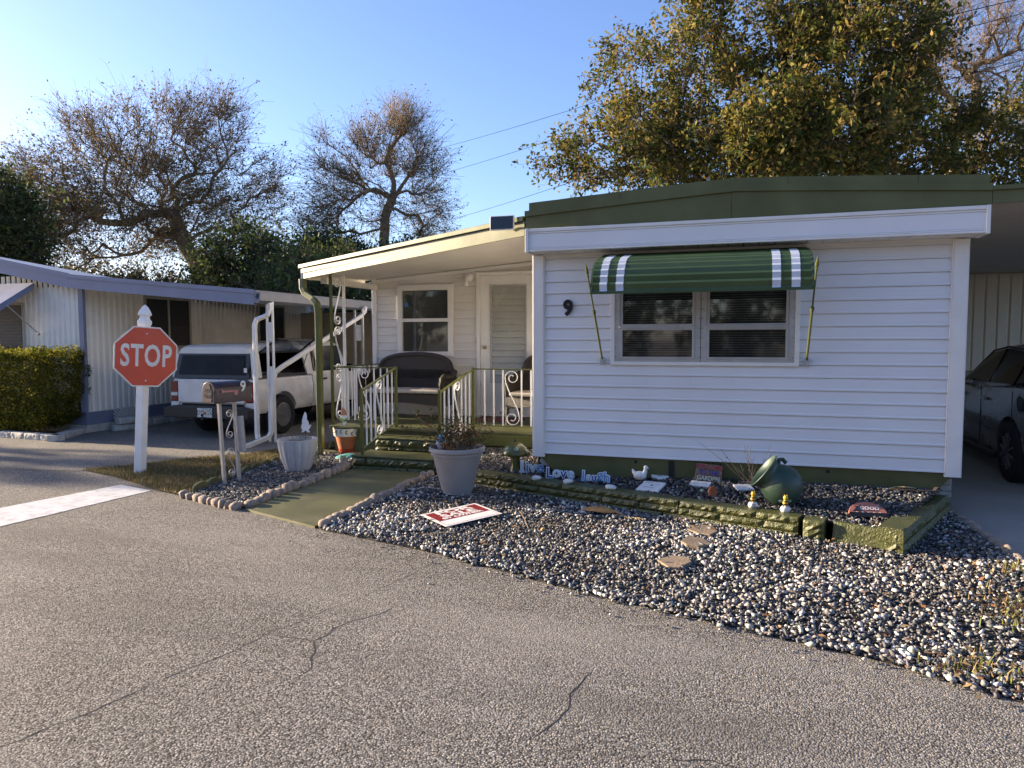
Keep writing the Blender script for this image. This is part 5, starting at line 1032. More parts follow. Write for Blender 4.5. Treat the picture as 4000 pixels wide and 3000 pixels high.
# side windows in the ribbed wall
def nwin(y0, y1, z0, z1, label=None):
    b = MB(); t = .05; x = .02
    b.box(x,x+.03,y0,y0+t,z0,z1); b.box(x,x+.03,y1-t,y1,z0,z1); b.box(x,x+.03,y0+t,y1-t,z0,z0+t); b.box(x,x+.03,y0+t,y1-t,z1-t,z1); m_ = (y0+y1)/2; b.box(x,x+.035,m_-.02,m_+.02,z0+t,z1-t); w = b.build('window', 'tan_trim', nb)
    for a, c in ((y0+t,m_-.02),(m_+.02,y1-t)):
        p = MB(); p.box(x-.002,x+.012,a,c,z0+t,z1-t); p.build('pane', 'screen_dark', w)
    bl = MB()
    for k in range(14): bl.box(x+.0125,x+.016,m_+.03,y1-t-.01,z0+.06+k*.03,z0+.075+k*.03)
    bl.build('blind', 'blind_dark', w)
nwin(1.42,2.70,1.55,2.62); nwin(5.0,6.1,1.2,2.6)
b = MB(); b.box(.02,.10,3.05,4.75,1.10,1.97); b.build('shutter_panel', 'neigh_wall', nb, bevel=.006)
# front window with blue awning (left edge of view)
b = MB(); b.box(-2.6,-1.42,-.03,.01,1.35,2.45); w = b.build('window', 'tan_trim', nb); b = MB(); b.box(-2.55,-1.47,-.036,-.031,1.40,2.40); b.build('pane', 'screen_dark', w)
b = MB()
for k in range(16): b.box(-2.55,-1.47,-.046,-.038,1.42+k*.06,1.435+k*.06)
b.build('louvre', 'blind_dark', w)
na = root('window_awning', 'flat blue metal awning over the neighbour front window', 'awning', (-11.4,2.42,0))
for k in range(9):
    y0 = -.05-k*.085; z0 = 2.78-k*.055; b = MB(); b.ext([(y0,z0),(y0-.085,z0-.055),(y0-.085,z0-.03),(y0,z0+.025)], 'x', -.85, .95-.0*k); b.build('awning_slat', 'neigh_blue', na)
b = MB(); b.ext([(-.05,2.78),(-.815,2.29),(-.80,2.20),(-.05,2.70)], 'x', .952, .965); b.build('side_wing', 'neigh_blue', na)
b = MB(); b.tube([(.97,-.60,2.36),(1.02,-.06,1.86)], .012, 8); b.tube([(1.02,-.07,1.86),(1.02,-.04,1.83)], .025, 8); b.build('arm', 'alu', na)
# carport posts and downspouts
def duct(name, label, pts, w=.028, d=.036, m='white_metal'):
    b = MB(); b.tube(pts, 0, sq=(w,d)); return tag(b.build(name, m, None, bevel=.006), label, 'downspout')
duct('white_downspout', 'white downspout with an offset elbow on the neighbour carport post', [(-5.24,2.38,2.34),(-5.24,2.38,2.22),(-5.27,2.34,2.13),(-5.40,2.24,2.06),(-5.43,2.22,1.97),(-5.43,2.22,.18),(-5.40,2.20,.08)])
duct('white_downspout', 'white drain pipe sloping across to the carport post and kicking out at the ground', [(-5.22,5.50,2.40),(-5.22,5.46,2.30),(-5.22,5.30,2.20),(-5.22,2.62,1.26),(-5.23,2.46,1.18),(-5.23,2.42,1.06),(-5.24,2.34,.20),(-5.24,2.26,.11),(-5.27,1.72,.03)])
cp_ = root('carport_post', 'white panelled metal post at the front of the neighbour carport', 'post', (-5.30,2.45,0))
for x in (-.055,.055):
    b = MB(); b.tube([(x,0,0),(x,0,2.36)], 0, sq=(.013,.018)); b.build('upright', 'white_metal', cp_)
for z0, z1 in ((1.70,2.02),(.95,1.28),(.35,.62)):
    b = MB(); b.box(-.05,.05,-.006,.006,z0,z1); b.build('tie_plate', 'white_metal', cp_)
q = root('carport_post', 'white panelled metal post at the back of the neighbour carport', 'post', (-5.30,5.35,0))
for x in (-.09,.09):
    b = MB(); b.tube([(x,0,0),(x,0,2.36)], 0, sq=(.018,.022)); b.build('upright', 'alu', q)
for z0, z1 in ((1.70,2.02),(.85,1.18)):
    b = MB(); b.box(-.07,.07,-.006,.006,z0,z1); b.build('tie_plate', 'white_metal', q)
us = root('utility_room', 'dark brown panelled room closing the end of the neighbour carport', 'shed', (-7.4,9.3,0))
b = MB(); b.box(-2,2.0,0,2,0,2.45); b.build('wall', 'tan_trim', us)
for k in range(11):
    b = MB(); b.box(-2+k*.36,-2+k*.36+.35,-.012,-.001,.05,2.43); b.build('board', 'tan_trim', us)

# ---------------------------------------------------------------- pickup truck with topper (rear toward us)
tk = root('pickup_truck', 'white pickup truck with a white topper parked in the neighbour carport', 'truck', (-6.64,2.50,0))
HW = .875
def body_loft(name, st, m, parent, bevel=.02, smooth=40):
    """st: list of (y, [(halfwidth, z), ...]) mirrored"""
    vs, fs = [], []; k = len(st[0][1])
    for y, sec in st: vs += [(-w, y, z) for w, z in sec] + [(w, y, z) for w, z in sec[::-1]]
    n = 2*k
    for i in range(len(st)-1):
        for j in range(n): fs.append((i*n+j, i*n+(j+1) % n, (i+1)*n+(j+1) % n, (i+1)*n+j))
    fs += [tuple(range(n-1,-1,-1)), tuple((len(st)-1)*n+j for j in range(n))]
    b = MB(); b.add(vs, fs); return b.build(name, m, parent, smooth=smooth, bevel=bevel)
def cut_wheels(o, ys, zc_, r, xs):
    for y in ys:
        for s in (-1,1):
            b = MB(); b.lathe([(r,-.18),(r,.30)], 32, T=Matrix.Translation((s*xs,y,zc_)) @ Matrix.Rotation(R(90)*s,4,'Y')); c = b.build('cutter', 'dark_gap', None)
            c.parent = o.parent; md = o.modifiers.new('arch', 'BOOLEAN'); md.object = c; md.operation = 'DIFFERENCE'; md.solver = 'EXACT'; CUT.append((o, c))
CUT = []
def bake_cuts():
    bpy.context.view_layer.update(); dg = bpy.context.evaluated_depsgraph_get(); seen = {}
    for o, c in CUT: seen.setdefault(o.name, (o, []))[1].append(c)
    for o, cs in seen.values():
        me = bpy.data.meshes.new_from_object(o.evaluated_get(dg)); o.modifiers.clear(); o.data = me
        for c in cs: bpy.data.objects.remove(c)
        me.shade_smooth(); me.set_sharp_from_angle(angle=R(40))
    CUT.clear()
sec = lambda top, w=HW: [(w-.06,.42),(w-.01,.52),(w,.68),(w,.84),(w-.012,.88),(w-.02,top-.03),(w-.05,top)]
lower = body_loft('lower_body', [(.10,sec(1.04)),(.5,sec(1.04)),(1.2,sec(1.05)),(1.88,sec(1.05))], 'truck_white', tk, .012)
lower2 = body_loft('cab_lower', [(1.905,sec(1.06)),(2.6,sec(1.06)),(3.35,sec(1.05)),(3.5,sec(1.03)),(4.5,sec(.96,HW-.02)),(4.75,sec(.88,HW-.08))], 'truck_white', tk, .012)
gsec = lambda wb, wt, z1: [(wb,1.04),(wb-.03,1.15),(wt+.04,z1-.12),(wt,z1-.04),(wt-.08,z1)]
cabt = body_loft('cab_top', [(1.93,gsec(.82,.66,1.60)),(2.1,gsec(.83,.67,1.70)),(2.9,gsec(.83,.66,1.72)),(3.15,gsec(.83,.63,1.66)),(3.72,gsec(.80,.60,1.10))], 'truck_white', tk, .01)
cut_wheels(lower, (.92,), .36, .43, HW); cut_wheels(lower2, (3.9,), .36, .43, HW)
def quad(parent, name, m, p, th=.006):
    p = [Vector(q) for q in p]; n = (p[1]-p[0]).cross(p[-1]-p[0]).normalized(); b = MB(); k = len(p); b.add([q+n*th for q in p]+[q-n*th for q in p], [tuple(range(k)), tuple(range(2*k-1,k-1,-1))]+[(i,i+k,(i+1) % k+k,(i+1) % k) for i in range(k)]); return b.build(name, m, parent)
quad(tk, 'side_window', 'car_glass', [(.822,2.18,1.10),(.822,2.98,1.10),(.80,3.10,1.20),(.705,3.0,1.60),(.700,2.22,1.60)]); quad(tk, 'rear_cab_window', 'car_glass', [(.835,1.96,1.12),(.832,2.10,1.12),(.715,2.12,1.56),(.72,2.02,1.54)])
b = MB(); b.box(HW-.004,HW+.002,2.10,2.106,.5,1.05); b.build('door_seam', 'dark_gap', tk); b = MB(); b.box(HW-.01,HW+.012,2.22,2.36,.93,.965); b.build('door_handle', 'black_paint', tk, bevel=.004)
b = MB(); b.box(HW-.02,HW+.18,3.02,3.10,1.06,1.22); b.build('mirror', 'black_paint', tk, bevel=.02)
b = MB(); b.box(-.70,.70,.04,.10,.62,1.035); b.build('tailgate', 'truck_white', tk, bevel=.014)
text('RANGER', .07, 'lettering', 'bumper_black', tk, Matrix.Translation((.42,.036,.645)) @ Matrix.Rotation(PI/2,4,'X'), ext=.001) if False else None
b = MB(); b.box(-.66,.66,.09,.12,.54,.60); b.build('tailgate_gap', 'dark_gap', tk)
for s in (-1,1):
    b = MB(); b.box(s*.79-.075,s*.79+.075,.055,.20,.64,1.0); t_ = b.build('taillight', 'tail_red', tk, bevel=.02); b = MB(); b.box(s*.79-.07,s*.79+.07,.048,.056,.74,.80); b.build('reverse_lens', 'plate_white', t_)
    b = MB(); b.box(s*.80-.09,s*.80+.09,.07,.11,.43,.63); b.build('corner_panel', 'truck_white', tk, bevel=.012)
b = MB(); b.ext([(-.88,.36),(.88,.36),(.90,.42),(.90,.54),(.70,.575),(-.70,.575),(-.90,.54),(-.90,.42)], 'y', -.10, .06); bp_ = b.build('bumper', 'bumper_black', tk, bevel=.02)
pl_ = MB(); pl_.box(-.155,.155,-.112,-.106,.385,.545); o = pl_.build('license_plate', 'plate_white', tk, bevel=.002)
text('DY9', .115, 'lettering', 'plate_green', o, Matrix.Translation((-.082,-.113,.462)) @ Matrix.Rotation(PI/2,4,'X'), ext=.001, off=.001, xs=.72); text('1TX', .115, 'lettering', 'plate_green', o, Matrix.Translation((.086,-.113,.462)) @ Matrix.Rotation(PI/2,4,'X'), ext=.001, off=.001, xs=.72)
b = MB(); b.ball((.0,-.113,.458), (.030,.003,.028), 12, 8); b.build('orange_emblem', 'plate_orange', o); b = MB(); b.box(-.07,.07,-.1125,-.1121,.525,.535); b.box(.10,.14,-.1125,-.1121,.515,.535); b.build('plate_print', 'plate_green', o)
b = MB(); b.tube([(0,-.05,.37),(0,-.18,.37)], .025, 8); b.tube([(0,-.17,.37),(0,-.17,.41)], .012, 8); b.ball((0,-.17,.43), .025, 10, 8); b.build('tow_ball', 'bumper_black', tk)
def wheel(parent, x, y, r, s, rimm='rim_grey', spokes=0):
    T = Matrix.Translation((x,y,r)) @ Matrix.Rotation(s*PI/2,4,'Y')
    b = MB(); b.lathe([(r*.62,-.20),(r*.93,-.205),(r,-.17),(r,-.04),(r*.93,-.008),(r*.66,-.002),(r*.60,-.02),(r*.60,-.18)], 40, T=T); w = b.build('wheel', 'rubber', parent, smooth=40)
    b = MB(); b.lathe([(r*.61,-.012),(r*.57,-.006),(r*.53,-.05),(r*.40,-.035),(r*.30,-.018),(r*.16,-.012),(r*.14,.004),(0,.006)], 36, T=T); rm = b.build('rim', rimm, w, smooth=40)
    if spokes:
        for k in range(spokes):
            a = 2*PI*k/spokes; b = MB(); b.tube([T @ Vector((r*.12*math.cos(a),r*.12*math.sin(a),.0)), T @ Vector((r*.58*math.cos(a+.06),r*.58*math.sin(a+.06),-.006))], [.010,.015], 6); b.build('spoke', 'rim_grey', rm)
    else:
        for k in range(10):
            a = 2*PI*k/10; b = MB(); b.lathe([(.018,-.002),(.016,.004),(0,.005)], 8, T=T @ Matrix.Translation((r*.44*math.cos(a),r*.44*math.sin(a),-.036))); b.build('rim_hole', 'dark_gap', rm)
    return w
for y in (.92,3.9):
    for s in (-1,1): wheel(tk, s*(HW+.005), y, .36, s)
b = MB(); b.box(-.6,.6,.3,4.5,.36,.46); b.build('chassis', 'dark_gap', tk)
# topper shell with open sides and glass
tsec = lambda z: [(.845,1.065),(.80,1.30),(.75,z-.12),(.70,z-.05),(.60,z-.015)]
b = MB()
shell = body_loft('topper_roof', [(.16,[(.752,1.48),(.72,1.56),(.62,1.595)]),(.24,[(.762,1.50),(.73,1.60),(.62,1.635)]),(1.0,[(.762,1.52),(.73,1.62),(.62,1.66)]),(1.90,[(.762,1.52),(.73,1.62),(.62,1.66)])], 'topper_white', tk, .01)
for s in (-1,1):
    quad(tk, 'topper_pillar', 'topper_white', [(s*.850,.10,1.06),(s*.850,.34,1.06),(s*.768,.36,1.50),(s*.768,.17,1.50)], .015); quad(tk, 'topper_pillar', 'topper_white', [(s*.850,1.70,1.06),(s*.850,1.90,1.06),(s*.768,1.90,1.50),(s*.768,1.64,1.50)], .015)
    quad(tk, 'topper_sill', 'black_paint', [(s*.852,.34,1.06),(s*.852,1.70,1.06),(s*.845,1.70,1.10),(s*.845,.34,1.10)], .012)
quad(tk, 'side_glass', 'car_glass', [(-.842,.36,1.10),(-.842,1.70,1.10),(-.770,1.64,1.49),(-.770,.37,1.49)]); quad(tk, 'front_glass', 'car_glass', [(-.8,1.89,1.08),(.8,1.89,1.08),(.75,1.89,1.5),(-.75,1.89,1.5)])
hatch = quad(tk, 'rear_hatch', 'black_paint', [(-.80,.085,1.05),(.80,.085,1.05),(.755,.175,1.49),(-.755,.175,1.49)], .012); quad(hatch, 'hatch_glass', 'hatch_glass', [(-.70,.070,1.12),(.70,.070,1.12),(.665,.150,1.455),(-.665,.150,1.455)], .004)
b = MB(); b.box(-.62,.66,.12,.5,1.06,1.12); b.box(-.2,.1,.2,.4,1.12,1.2); b.build('load', 'wood_sign', tk); b = MB(); b.ball((.25,.3,1.2), (.2,.12,.09), 10, 6); b.build('load', 'clutter', tk); b = MB(); b.ball((-.2,.28,1.22), (.12,.1,.06), 10, 6); b.build('load', 'clutter_red', tk)
b = MB(); b.box(.70,.76,.062,.07,1.16,1.24); b.build('sticker', 'plate_white', tk)
# propped-open side window of the topper
b = MB(); F0 = [(.77,.40,1.50),(.77,1.62,1.50),(1.12,1.60,1.74),(1.12,.44,1.74)]; 
for p, q in zip(F0, F0[1:]+F0[:1]): b.tube([p,q], 0, sq=(.022,.012))
pw_ = b.build('open_side_window', 'black_paint', tk); quad(pw_, 'glass', 'screen_glass', F0, .003)
b = MB(); b.tube([(.84,.45,1.12),(1.06,.47,1.70)], .008, 6); b.tube([(.84,1.55,1.12),(1.06,1.56,1.70)], .008, 6); b.build('gas_strut', 'bumper_black', pw_)
b = MB(); b.tube([(.845,.3,1.075),(.775,.3,1.50),(.73,.30,1.60),(.62,.30,1.655),(0,.30,1.672),(-.62,.30,1.655),(-.73,.30,1.60),(-.775,.3,1.50)], .012, 6); b.build('seal', 'black_paint', tk) if False else None

# ---------------------------------------------------------------- sedan under our carport (front away from us)
cr = root('sedan_car', 'dark grey sedan parked under the carport beside the home', 'car', (6.25,2.22,0)); cr.scale = (1.1,1.1,1.1)
cs = lambda w, z1, zb_=.20: [(w-.10,zb_),(w-.03,zb_+.10),(w-.005,.42),(w,.62),(w-.015,z1-.16),(w-.05,z1-.04),(w-.14,z1)]
lowb = body_loft('lower_body', [(-1.02,cs(.70,.98,.34)),(-.95,cs(.80,1.05,.28)),(-.6,cs(.875,1.08)),(0,cs(.90,1.07)),(.9,cs(.90,1.02)),(1.9,cs(.90,.99)),(2.6,cs(.895,.96)),(3.2,cs(.86,.86)),(3.5,cs(.74,.74))], 'sedan_paint', cr, 0, 50)
gs = lambda wb, wt, z1: [(wb,.98),(wb-.05,1.12),(wt+.05,z1-.10),(wt,z1-.035),(wt-.14,z1)]
body_loft('greenhouse', [(-.78,gs(.66,.52,1.04)),(-.25,gs(.76,.56,1.34)),(.25,gs(.80,.58,1.48)),(.75,gs(.82,.58,1.52)),(1.25,gs(.82,.57,1.49)),(1.65,gs(.82,.55,1.34)),(2.35,gs(.78,.5,1.0))], 'sedan_paint', cr, 0, 50)
cut_wheels(lowb, (0,2.72), .335, .385, .90)
for p in ([(-.803,.98,1.035),(-.803,1.98,1.02),(-.62,1.47,1.385),(-.615,1.02,1.44)], [(-.803,.90,1.035),(-.800,.18,1.06),(-.610,.28,1.40),(-.615,.94,1.445)], [(-.795,.12,1.065),(-.76,-.18,1.10),(-.62,.20,1.375)]): quad(cr, 'side_window', 'car_glass', p, .012)
b = MB(); b.tube([(-.80,2.02,1.0),(-.615,1.50,1.41),(-.61,1.0,1.468),(-.60,.28,1.425),(-.76,-.24,1.09)], .012, 6); b.build('window_trim', 'sedan_trim', cr)
for y in (.94,-.10): b = MB(); b.box(-.904,-.897,y,y+.006,.30,1.0); b.build('door_seam', 'dark_gap', cr)
for y in (.72,-.20 if False else 1.65): b = MB(); b.box(-.925,-.895,y,y+.16,.84,.875); b.build('door_handle', 'sedan_paint', cr, bevel=.006)
b = MB(); b.lathe([(.085,0),(.085,.003),(.080,.004),(.080,.001)], 24, T=Matrix.Translation((-.893,-.30,.88)) @ Matrix.Rotation(R(-90),4,'Y')); b.build('fuel_flap', 'sedan_trim', cr)
b = MB(); b.box(-1.06,-.86,1.82,1.94,.98,1.12); b.build('mirror', 'sedan_paint', cr, bevel=.03)
b = MB(); b.box(-.915,-.86,.36,2.34,.20,.27); b.build('rocker_trim', 'sedan_trim', cr, bevel=.01)
b = MB(); b.box(-.88,-.60,-.99,-.60,.78,.95); b.build('taillight', 'tail_red', cr, bevel=.03)
for y in (0,2.72):
    for s in (-1,1): wheel(cr, s*.905, y, .335, s, 'rim_dark', 10)
b = MB(); b.box(-.7,.7,-.6,3.1,.22,.40); b.build('chassis', 'dark_gap', cr)
bake_cuts()
# ---------------------------------------------------------------- trees, hedge, wires
cr_ = cam.matrix_world.to_3x3(); CX, CY, CZ = np.array(cr_.col[0]), np.array(cr_.col[1]), -np.array(cr_.col[2])
def at(u, v, d):
    """world point d metres deep along the view ray of photo pixel (u, v) (2212-wide photo): used to place far trees"""
    s = 4000/2212; return np.array(CAM)+d*(CZ+CX*(u*s-2000)/2772-CY*(v*s-1500)/2772)
def seg_tubes(P0, P1, R0, R1, n):
    d = P1-P0; L_ = np.linalg.norm(d,axis=1,keepdims=True)+1e-9; t = d/L_; up = np.where(np.abs(t[:,2:3]) < .9, np.array([[0,0,1.]]), np.array([[0,1.,0]])); u = np.cross(t,up); u /= np.linalg.norm(u,axis=1,keepdims=True)+1e-9; w = np.cross(t,u)
    a = 2*PI*np.arange(n)/n; ring = u[:,None,:]*np.cos(a)[None,:,None]+w[:,None,:]*np.sin(a)[None,:,None]
    V = np.concatenate([P0[:,None,:]+ring*R0[:,None,None], P1[:,None,:]+ring*R1[:,None,None]],1); k = np.arange(n); f = np.stack([k,(k+1) % n,(k+1) % n+n,k+n],1)
    F = f[None]+(np.arange(len(P0))*2*n)[:,None,None]; return V.reshape(-1,3), F.reshape(-1,4)
def make_tree(name, label, trunk, env, n_t, twigs, leaves, pal, seed, r_base=.35, leaf=(.05,.09), bark='bark', twig_len=(.5,1.1), group=None, step=.45, up=.12, gnarl=.16, clump=.45, rad_exp=.42, twr=.008, turn=.7, outw=.9, upw=.35):
    """trunk: list of 3D points; env: [(centre, radii, weight, leafiness)]; limbs grow to targets inside env by nearest attachment"""
    r = np.random.default_rng(seed); base = np.array(trunk[0]); rt_ = root(name, label, 'tree', tuple(base), group=group); tr = [np.array(p)-base for p in trunk]
    nodes = []; par = []
    for i in range(len(tr)-1):
        k = max(2,int(np.linalg.norm(tr[i+1]-tr[i])/step))
        for j in range(k):
            nodes.append(tr[i]+(tr[i+1]-tr[i])*j/k+(r.normal(0,.04,3) if i+j else 0)); par.append(len(nodes)-2)
    nodes.append(tr[-1]); par.append(len(nodes)-2); n0 = len(nodes); minz = tr[0][2]+.35*np.linalg.norm(tr[-1]-tr[0])
    ew = np.array([e[2] for e in env],float); tg, lf = [], []
    for q in r.choice(len(env), n_t, p=ew/ew.sum()):
        c, rad, _, le = env[q]; v = r.normal(size=3); v /= np.linalg.norm(v); v *= r.uniform(.25,1)**.5; tg.append(np.array(c)-base+v*np.array(rad)); lf.append(le)
    tg = np.array(tg); lf = np.array(lf); order = np.argsort(np.linalg.norm(tg-tr[-1],axis=1)); tips = []
    cap = 60000; NA = np.zeros((cap,3)); NA[:n0] = nodes; ND = np.zeros((cap,3)); cnt = n0
    for i in range(n0): q0 = NA[min(i+1,n0-1)]-NA[max(i-1,0)]; ND[i] = q0/(np.linalg.norm(q0)+1e-9)
    for q in order:
        t = tg[q]; dv = t-NA[:cnt]; dist = np.linalg.norm(dv,axis=1)+1e-6; cosv = np.einsum('ij,ij->i',dv,ND[:cnt])/dist
        eff = dist*(1+turn*(1-cosv))+np.maximum(0,NA[:cnt,2]-t[2])*.5+np.where(NA[:cnt,2] < minz, 4, 0); j = int(np.argmin(eff)); p = NA[j]; L_ = dist[j]
        if L_ < .25: tips.append((j,q)); continue
        k = max(2,int(L_/step)); prev = j; c1 = p+ND[j]*L_*.38+np.array([0,0,up*L_])+r.normal(0,gnarl*L_*.4,3)
        for s in range(1,k+1):
            f = s/k; pt = p*(1-f)**2+2*c1*f*(1-f)+t*f*f+r.normal(0,gnarl*.30*step,3)*(s < k)
            if cnt >= cap: break
            NA[cnt] = pt; dd_ = pt-NA[prev]; ND[cnt] = dd_/(np.linalg.norm(dd_)+1e-9); par.append(prev); prev = cnt; cnt += 1
        tips.append((prev,q))
    par = np.array(par); N_ = NA[:cnt]; wgt = np.zeros(cnt)
    for j,_ in tips: wgt[j] += 1
    for i in range(cnt-1,0,-1): wgt[par[i]] += wgt[i]
    rad = np.maximum(r_base*(wgt/wgt[0])**rad_exp, .009); ix = np.arange(1,cnt); big = rad[ix] > .035
    Vb, Fb = seg_tubes(N_[par[ix[big]]], N_[ix[big]], np.minimum(rad[par[ix[big]]], rad[ix[big]]*1.35), rad[ix[big]], 7); Vs, Fs = seg_tubes(N_[par[ix[~big]]], N_[ix[~big]], np.minimum(rad[par[ix[~big]]],rad[ix[~big]]*1.3), rad[ix[~big]], 4)
    np_mesh('trunk', np.concatenate([Vb,Vs]), np.concatenate([Fb,Fs+len(Vb)]), bark, rt_, smooth=True)
    # twigs
    tj = np.array([j for j,_ in tips]); tq = np.array([q for _,q in tips]); o = N_[tj]; P0, P1, LV = [], [], []
    o2 = np.repeat(o,twigs,0); cen = np.mean([np.array(e[0])-base for e in env],axis=0); out = o2-cen; out /= np.linalg.norm(out,axis=1,keepdims=True)+1e-6
    d = r.normal(size=o2.shape)*.8+out*outw+np.array([0,0,upw]); d /= np.linalg.norm(d,axis=1,keepdims=True); L_ = r.uniform(*twig_len,len(o2))[:,None]; mid = o2+d*L_*.5+r.normal(0,.05,o2.shape); end = mid+(d+r.normal(0,.35,o2.shape))*L_*.5
    P0 = [o2,mid,mid]; e2 = mid+(d+r.normal(0,.7,o2.shape))*L_*.4; P1 = [mid,end,e2]; e3 = end+(r.normal(0,.6,o2.shape)+d*.6)*L_*.22; P0.append(end); P1.append(e3); e4 = e2+(r.normal(0,.6,o2.shape)+d*.6)*L_*.2; P0.append(e2); P1.append(e4)
    rs = [twr,twr*.75,twr*.75,twr*.55,twr*.55]; V, F = seg_tubes(np.concatenate(P0), np.concatenate(P1), np.repeat(rs,len(o2)), np.repeat([q*.7 for q in rs],len(o2)), 3); tw_o = np_mesh('twigs', V, F, bark, rt_)
    # leaves
    ends = np.stack([mid,end,e2,e3,e4],1); lefs = np.repeat(lf[tq],twigs); m = r.poisson(leaves*lefs); idx = np.repeat(np.arange(len(o2)),m); k = len(idx)
    if k:
        pos = ends[idx, r.integers(0,5,k)]+r.normal(0,clump*.25,(k,3)); s = r.uniform(leaf[0],leaf[1],k); v = r.normal(size=(k,3)); v[:,2] = np.abs(v[:,2]); 
        a = r.normal(size=(k,3)); a /= np.linalg.norm(a,axis=1,keepdims=True); b_ = np.cross(a,v); b_ /= np.linalg.norm(b_,axis=1,keepdims=True)+1e-6
        q0 = pos-a*s[:,None]; q1 = pos+b_*s[:,None]*.48+a*s[:,None]*.1; q2 = pos+a*s[:,None]; q3 = pos-b_*s[:,None]*.48+a*s[:,None]*.1; V = np.stack([q0,q1,q2,q3],1).reshape(-1,3)
        clc = r.integers(0,len(pal),len(o2))[idx]; pick = np.where(r.random(k) < .6, clc, r.integers(0,len(pal),k)); c = np.array(pal)[pick]*r.uniform(.7,1.3,(k,1)); np_mesh('crown', V, np.arange(4*k).reshape(-1,4), 'leaf', rt_, col=np.repeat(c,4,0))
    return rt_
def E(u, v, d, ru, rv, wt, lf, rd=None):
    """crown lobe: centre at pixel (u,v), d deep; radii given in photo pixels at that depth"""
    k = d/1533.0; return (at(u,v,d), (ru*k, (rd or ru*.8)*k, rv*k), wt, lf)
def foot(u, d): p = at(u,760,d); p[2] = 0; return p
GOLD = [(.150,.130,.028),(.19,.150,.030),(.065,.085,.020),(.10,.11,.024),(.22,.15,.045),(.05,.07,.018)]
DKG = [(.046,.070,.024),(.062,.086,.026),(.082,.098,.030),(.034,.052,.018)]
BRN = [(.17,.12,.04),(.11,.09,.03),(.075,.075,.022),(.22,.15,.05)]
# big oak behind the home
d = 20
make_tree('oak_tree', 'large golden green oak rising behind the white home', [foot(1760,d+1), at(1750,520,d), at(1745,330,d)],
    [E(1480,180,d,190,150,1.2,1.0), E(1350,330,d,150,80,.8,.9), E(1650,60,d,190,150,1.3,.95), E(1560,330,d-1,210,80,1.2,1.35), E(1850,140,d-1.5,170,140,1.4,1.2), E(1950,310,d,190,100,1.2,1.5), E(2150,330,d+1,150,100,.8,1.3), E(1750,300,d-2,210,90,1.2,1.4), E(1260,370,d,70,50,.25,.7), E(1600,-120,d,220,110,.8,.7), E(1850,-80,d,180,100,.5,.6)],
    620, 8, 17.0, GOLD, 5, .27, (.048,.092), twig_len=(.35,.85), up=.08, gnarl=.14, clump=.34, twr=.007, rad_exp=.52)
# bare tree at right behind the oak
d = 30
make_tree('bare_tree', 'pale leafless tree showing behind the right of the oak', [foot(2080,d), at(2070,520,d), at(2050,330,d)], [E(1990,120,d,100,100,1,.05), E(2080,90,d,100,90,1,.05), E(2150,230,d,100,120,1,.4), E(2200,120,d,90,110,.8,.25)], 260, 9, .6, GOLD, 8, .3, (.05,.09), 'bark_pale', (.6,1.4), up=.2, gnarl=.10, twr=.009, rad_exp=.5)
# left oak, sparse
d = 34
make_tree('oak_tree', 'wide half-bare oak beyond the blue-edged roof', [foot(440,d), at(435,610,d), at(420,560,d), at(395,520,d)],
    [E(330,322,d,130,90,1.2,.7), E(440,292,d,90,80,.9,.45), E(200,392,d,120,90,1.0,.9), E(130,452,d,110,80,.9,1.0), E(250,502,d,160,80,1.2,1.3), E(500,422,d,120,90,1.1,.5), E(560,452,d,80,70,.6,.5), E(300,422,d,150,90,1.2,1.0), E(120,542,d,120,60,.8,1.2), E(180,282,d,50,30,.25,.4), E(60,372,d,50,40,.25,.4), E(400,472,d,120,80,.8,.8)],
    600, 11, 4.2, BRN, 12, .36, (.05,.09), bark='bark_pale', twig_len=(.5,1.5), up=.06, gnarl=.12, twr=.010, rad_exp=.55, outw=1.1, upw=.6, clump=.35)
# middle tree
d = 34
make_tree('slender_tree', 'slender half-bare tree between the two roofs', [foot(822,d), at(828,560,d), at(832,470,d), at(850,410,d)],
    [E(850,326,d,82,63,1.2,.25), E(800,354,d,64,54,.7,.5), E(720,409,d,55,63,.7,.4), E(910,382,d,46,54,.7,.35), E(790,446,d,55,63,.7,.9), E(900,446,d,55,36,.5,.9), E(700,483,d,55,45,.5,.9), E(935,501,d,55,27,.5,1.0), E(870,271,d,46,27,.5,.1), E(700,326,d,27,27,.15,.2)],
    260, 11, 4.0, DKG+BRN, 21, .24, (.04,.08), bark='bark_pale', twig_len=(.5,1.4), up=.12, gnarl=.12, twr=.010, rad_exp=.52, outw=1.0, upw=.8, clump=.35)
# dense evergreens along the back
for i, (u, v, dd, ru, rv, n, lab) in enumerate(((535,585,27,115,75,220,'dense dark evergreen behind the middle of the blue-edged roof'), (615,610,29,55,45,90,'rounded dark evergreen at the end of the blue-edged roof'), (690,560,30,45,38,90,'small dark evergreen beside the porch roof corner'), (750,560,32,50,35,80,'mid green evergreen beneath the slender tree'), (880,560,33,80,20,80,'low dark evergreen just above the porch roof'), (-10,500,24,95,120,300,'tall dark evergreen above the left end of the blue-edged roof'), (180,625,28,130,22,90,'brownish shrubby tree low behind the blue-edged roof'), (340,628,29,90,18,60,'thin brownish shrub below the wide half-bare oak'), (700,650,22,150,90,200,'dark shrub mass seen under the porch roof'))):
    make_tree('evergreen_tree', lab, [foot(u,dd), at(u,max(v,700),dd), at(u,v+20,dd)], [E(u,v,dd,ru,rv,1,1), E(u,v+rv*.8,dd,ru*.95,rv,.8,1)], n, 8, 6 if i in (6,7) else 8, BRN if i in (6,7) else (DKG if i != 3 else [(.05,.075,.02),(.08,.09,.025)]), 40+i, .25, (.06,.11), twig_len=(.3,.8), clump=.6, group=None)
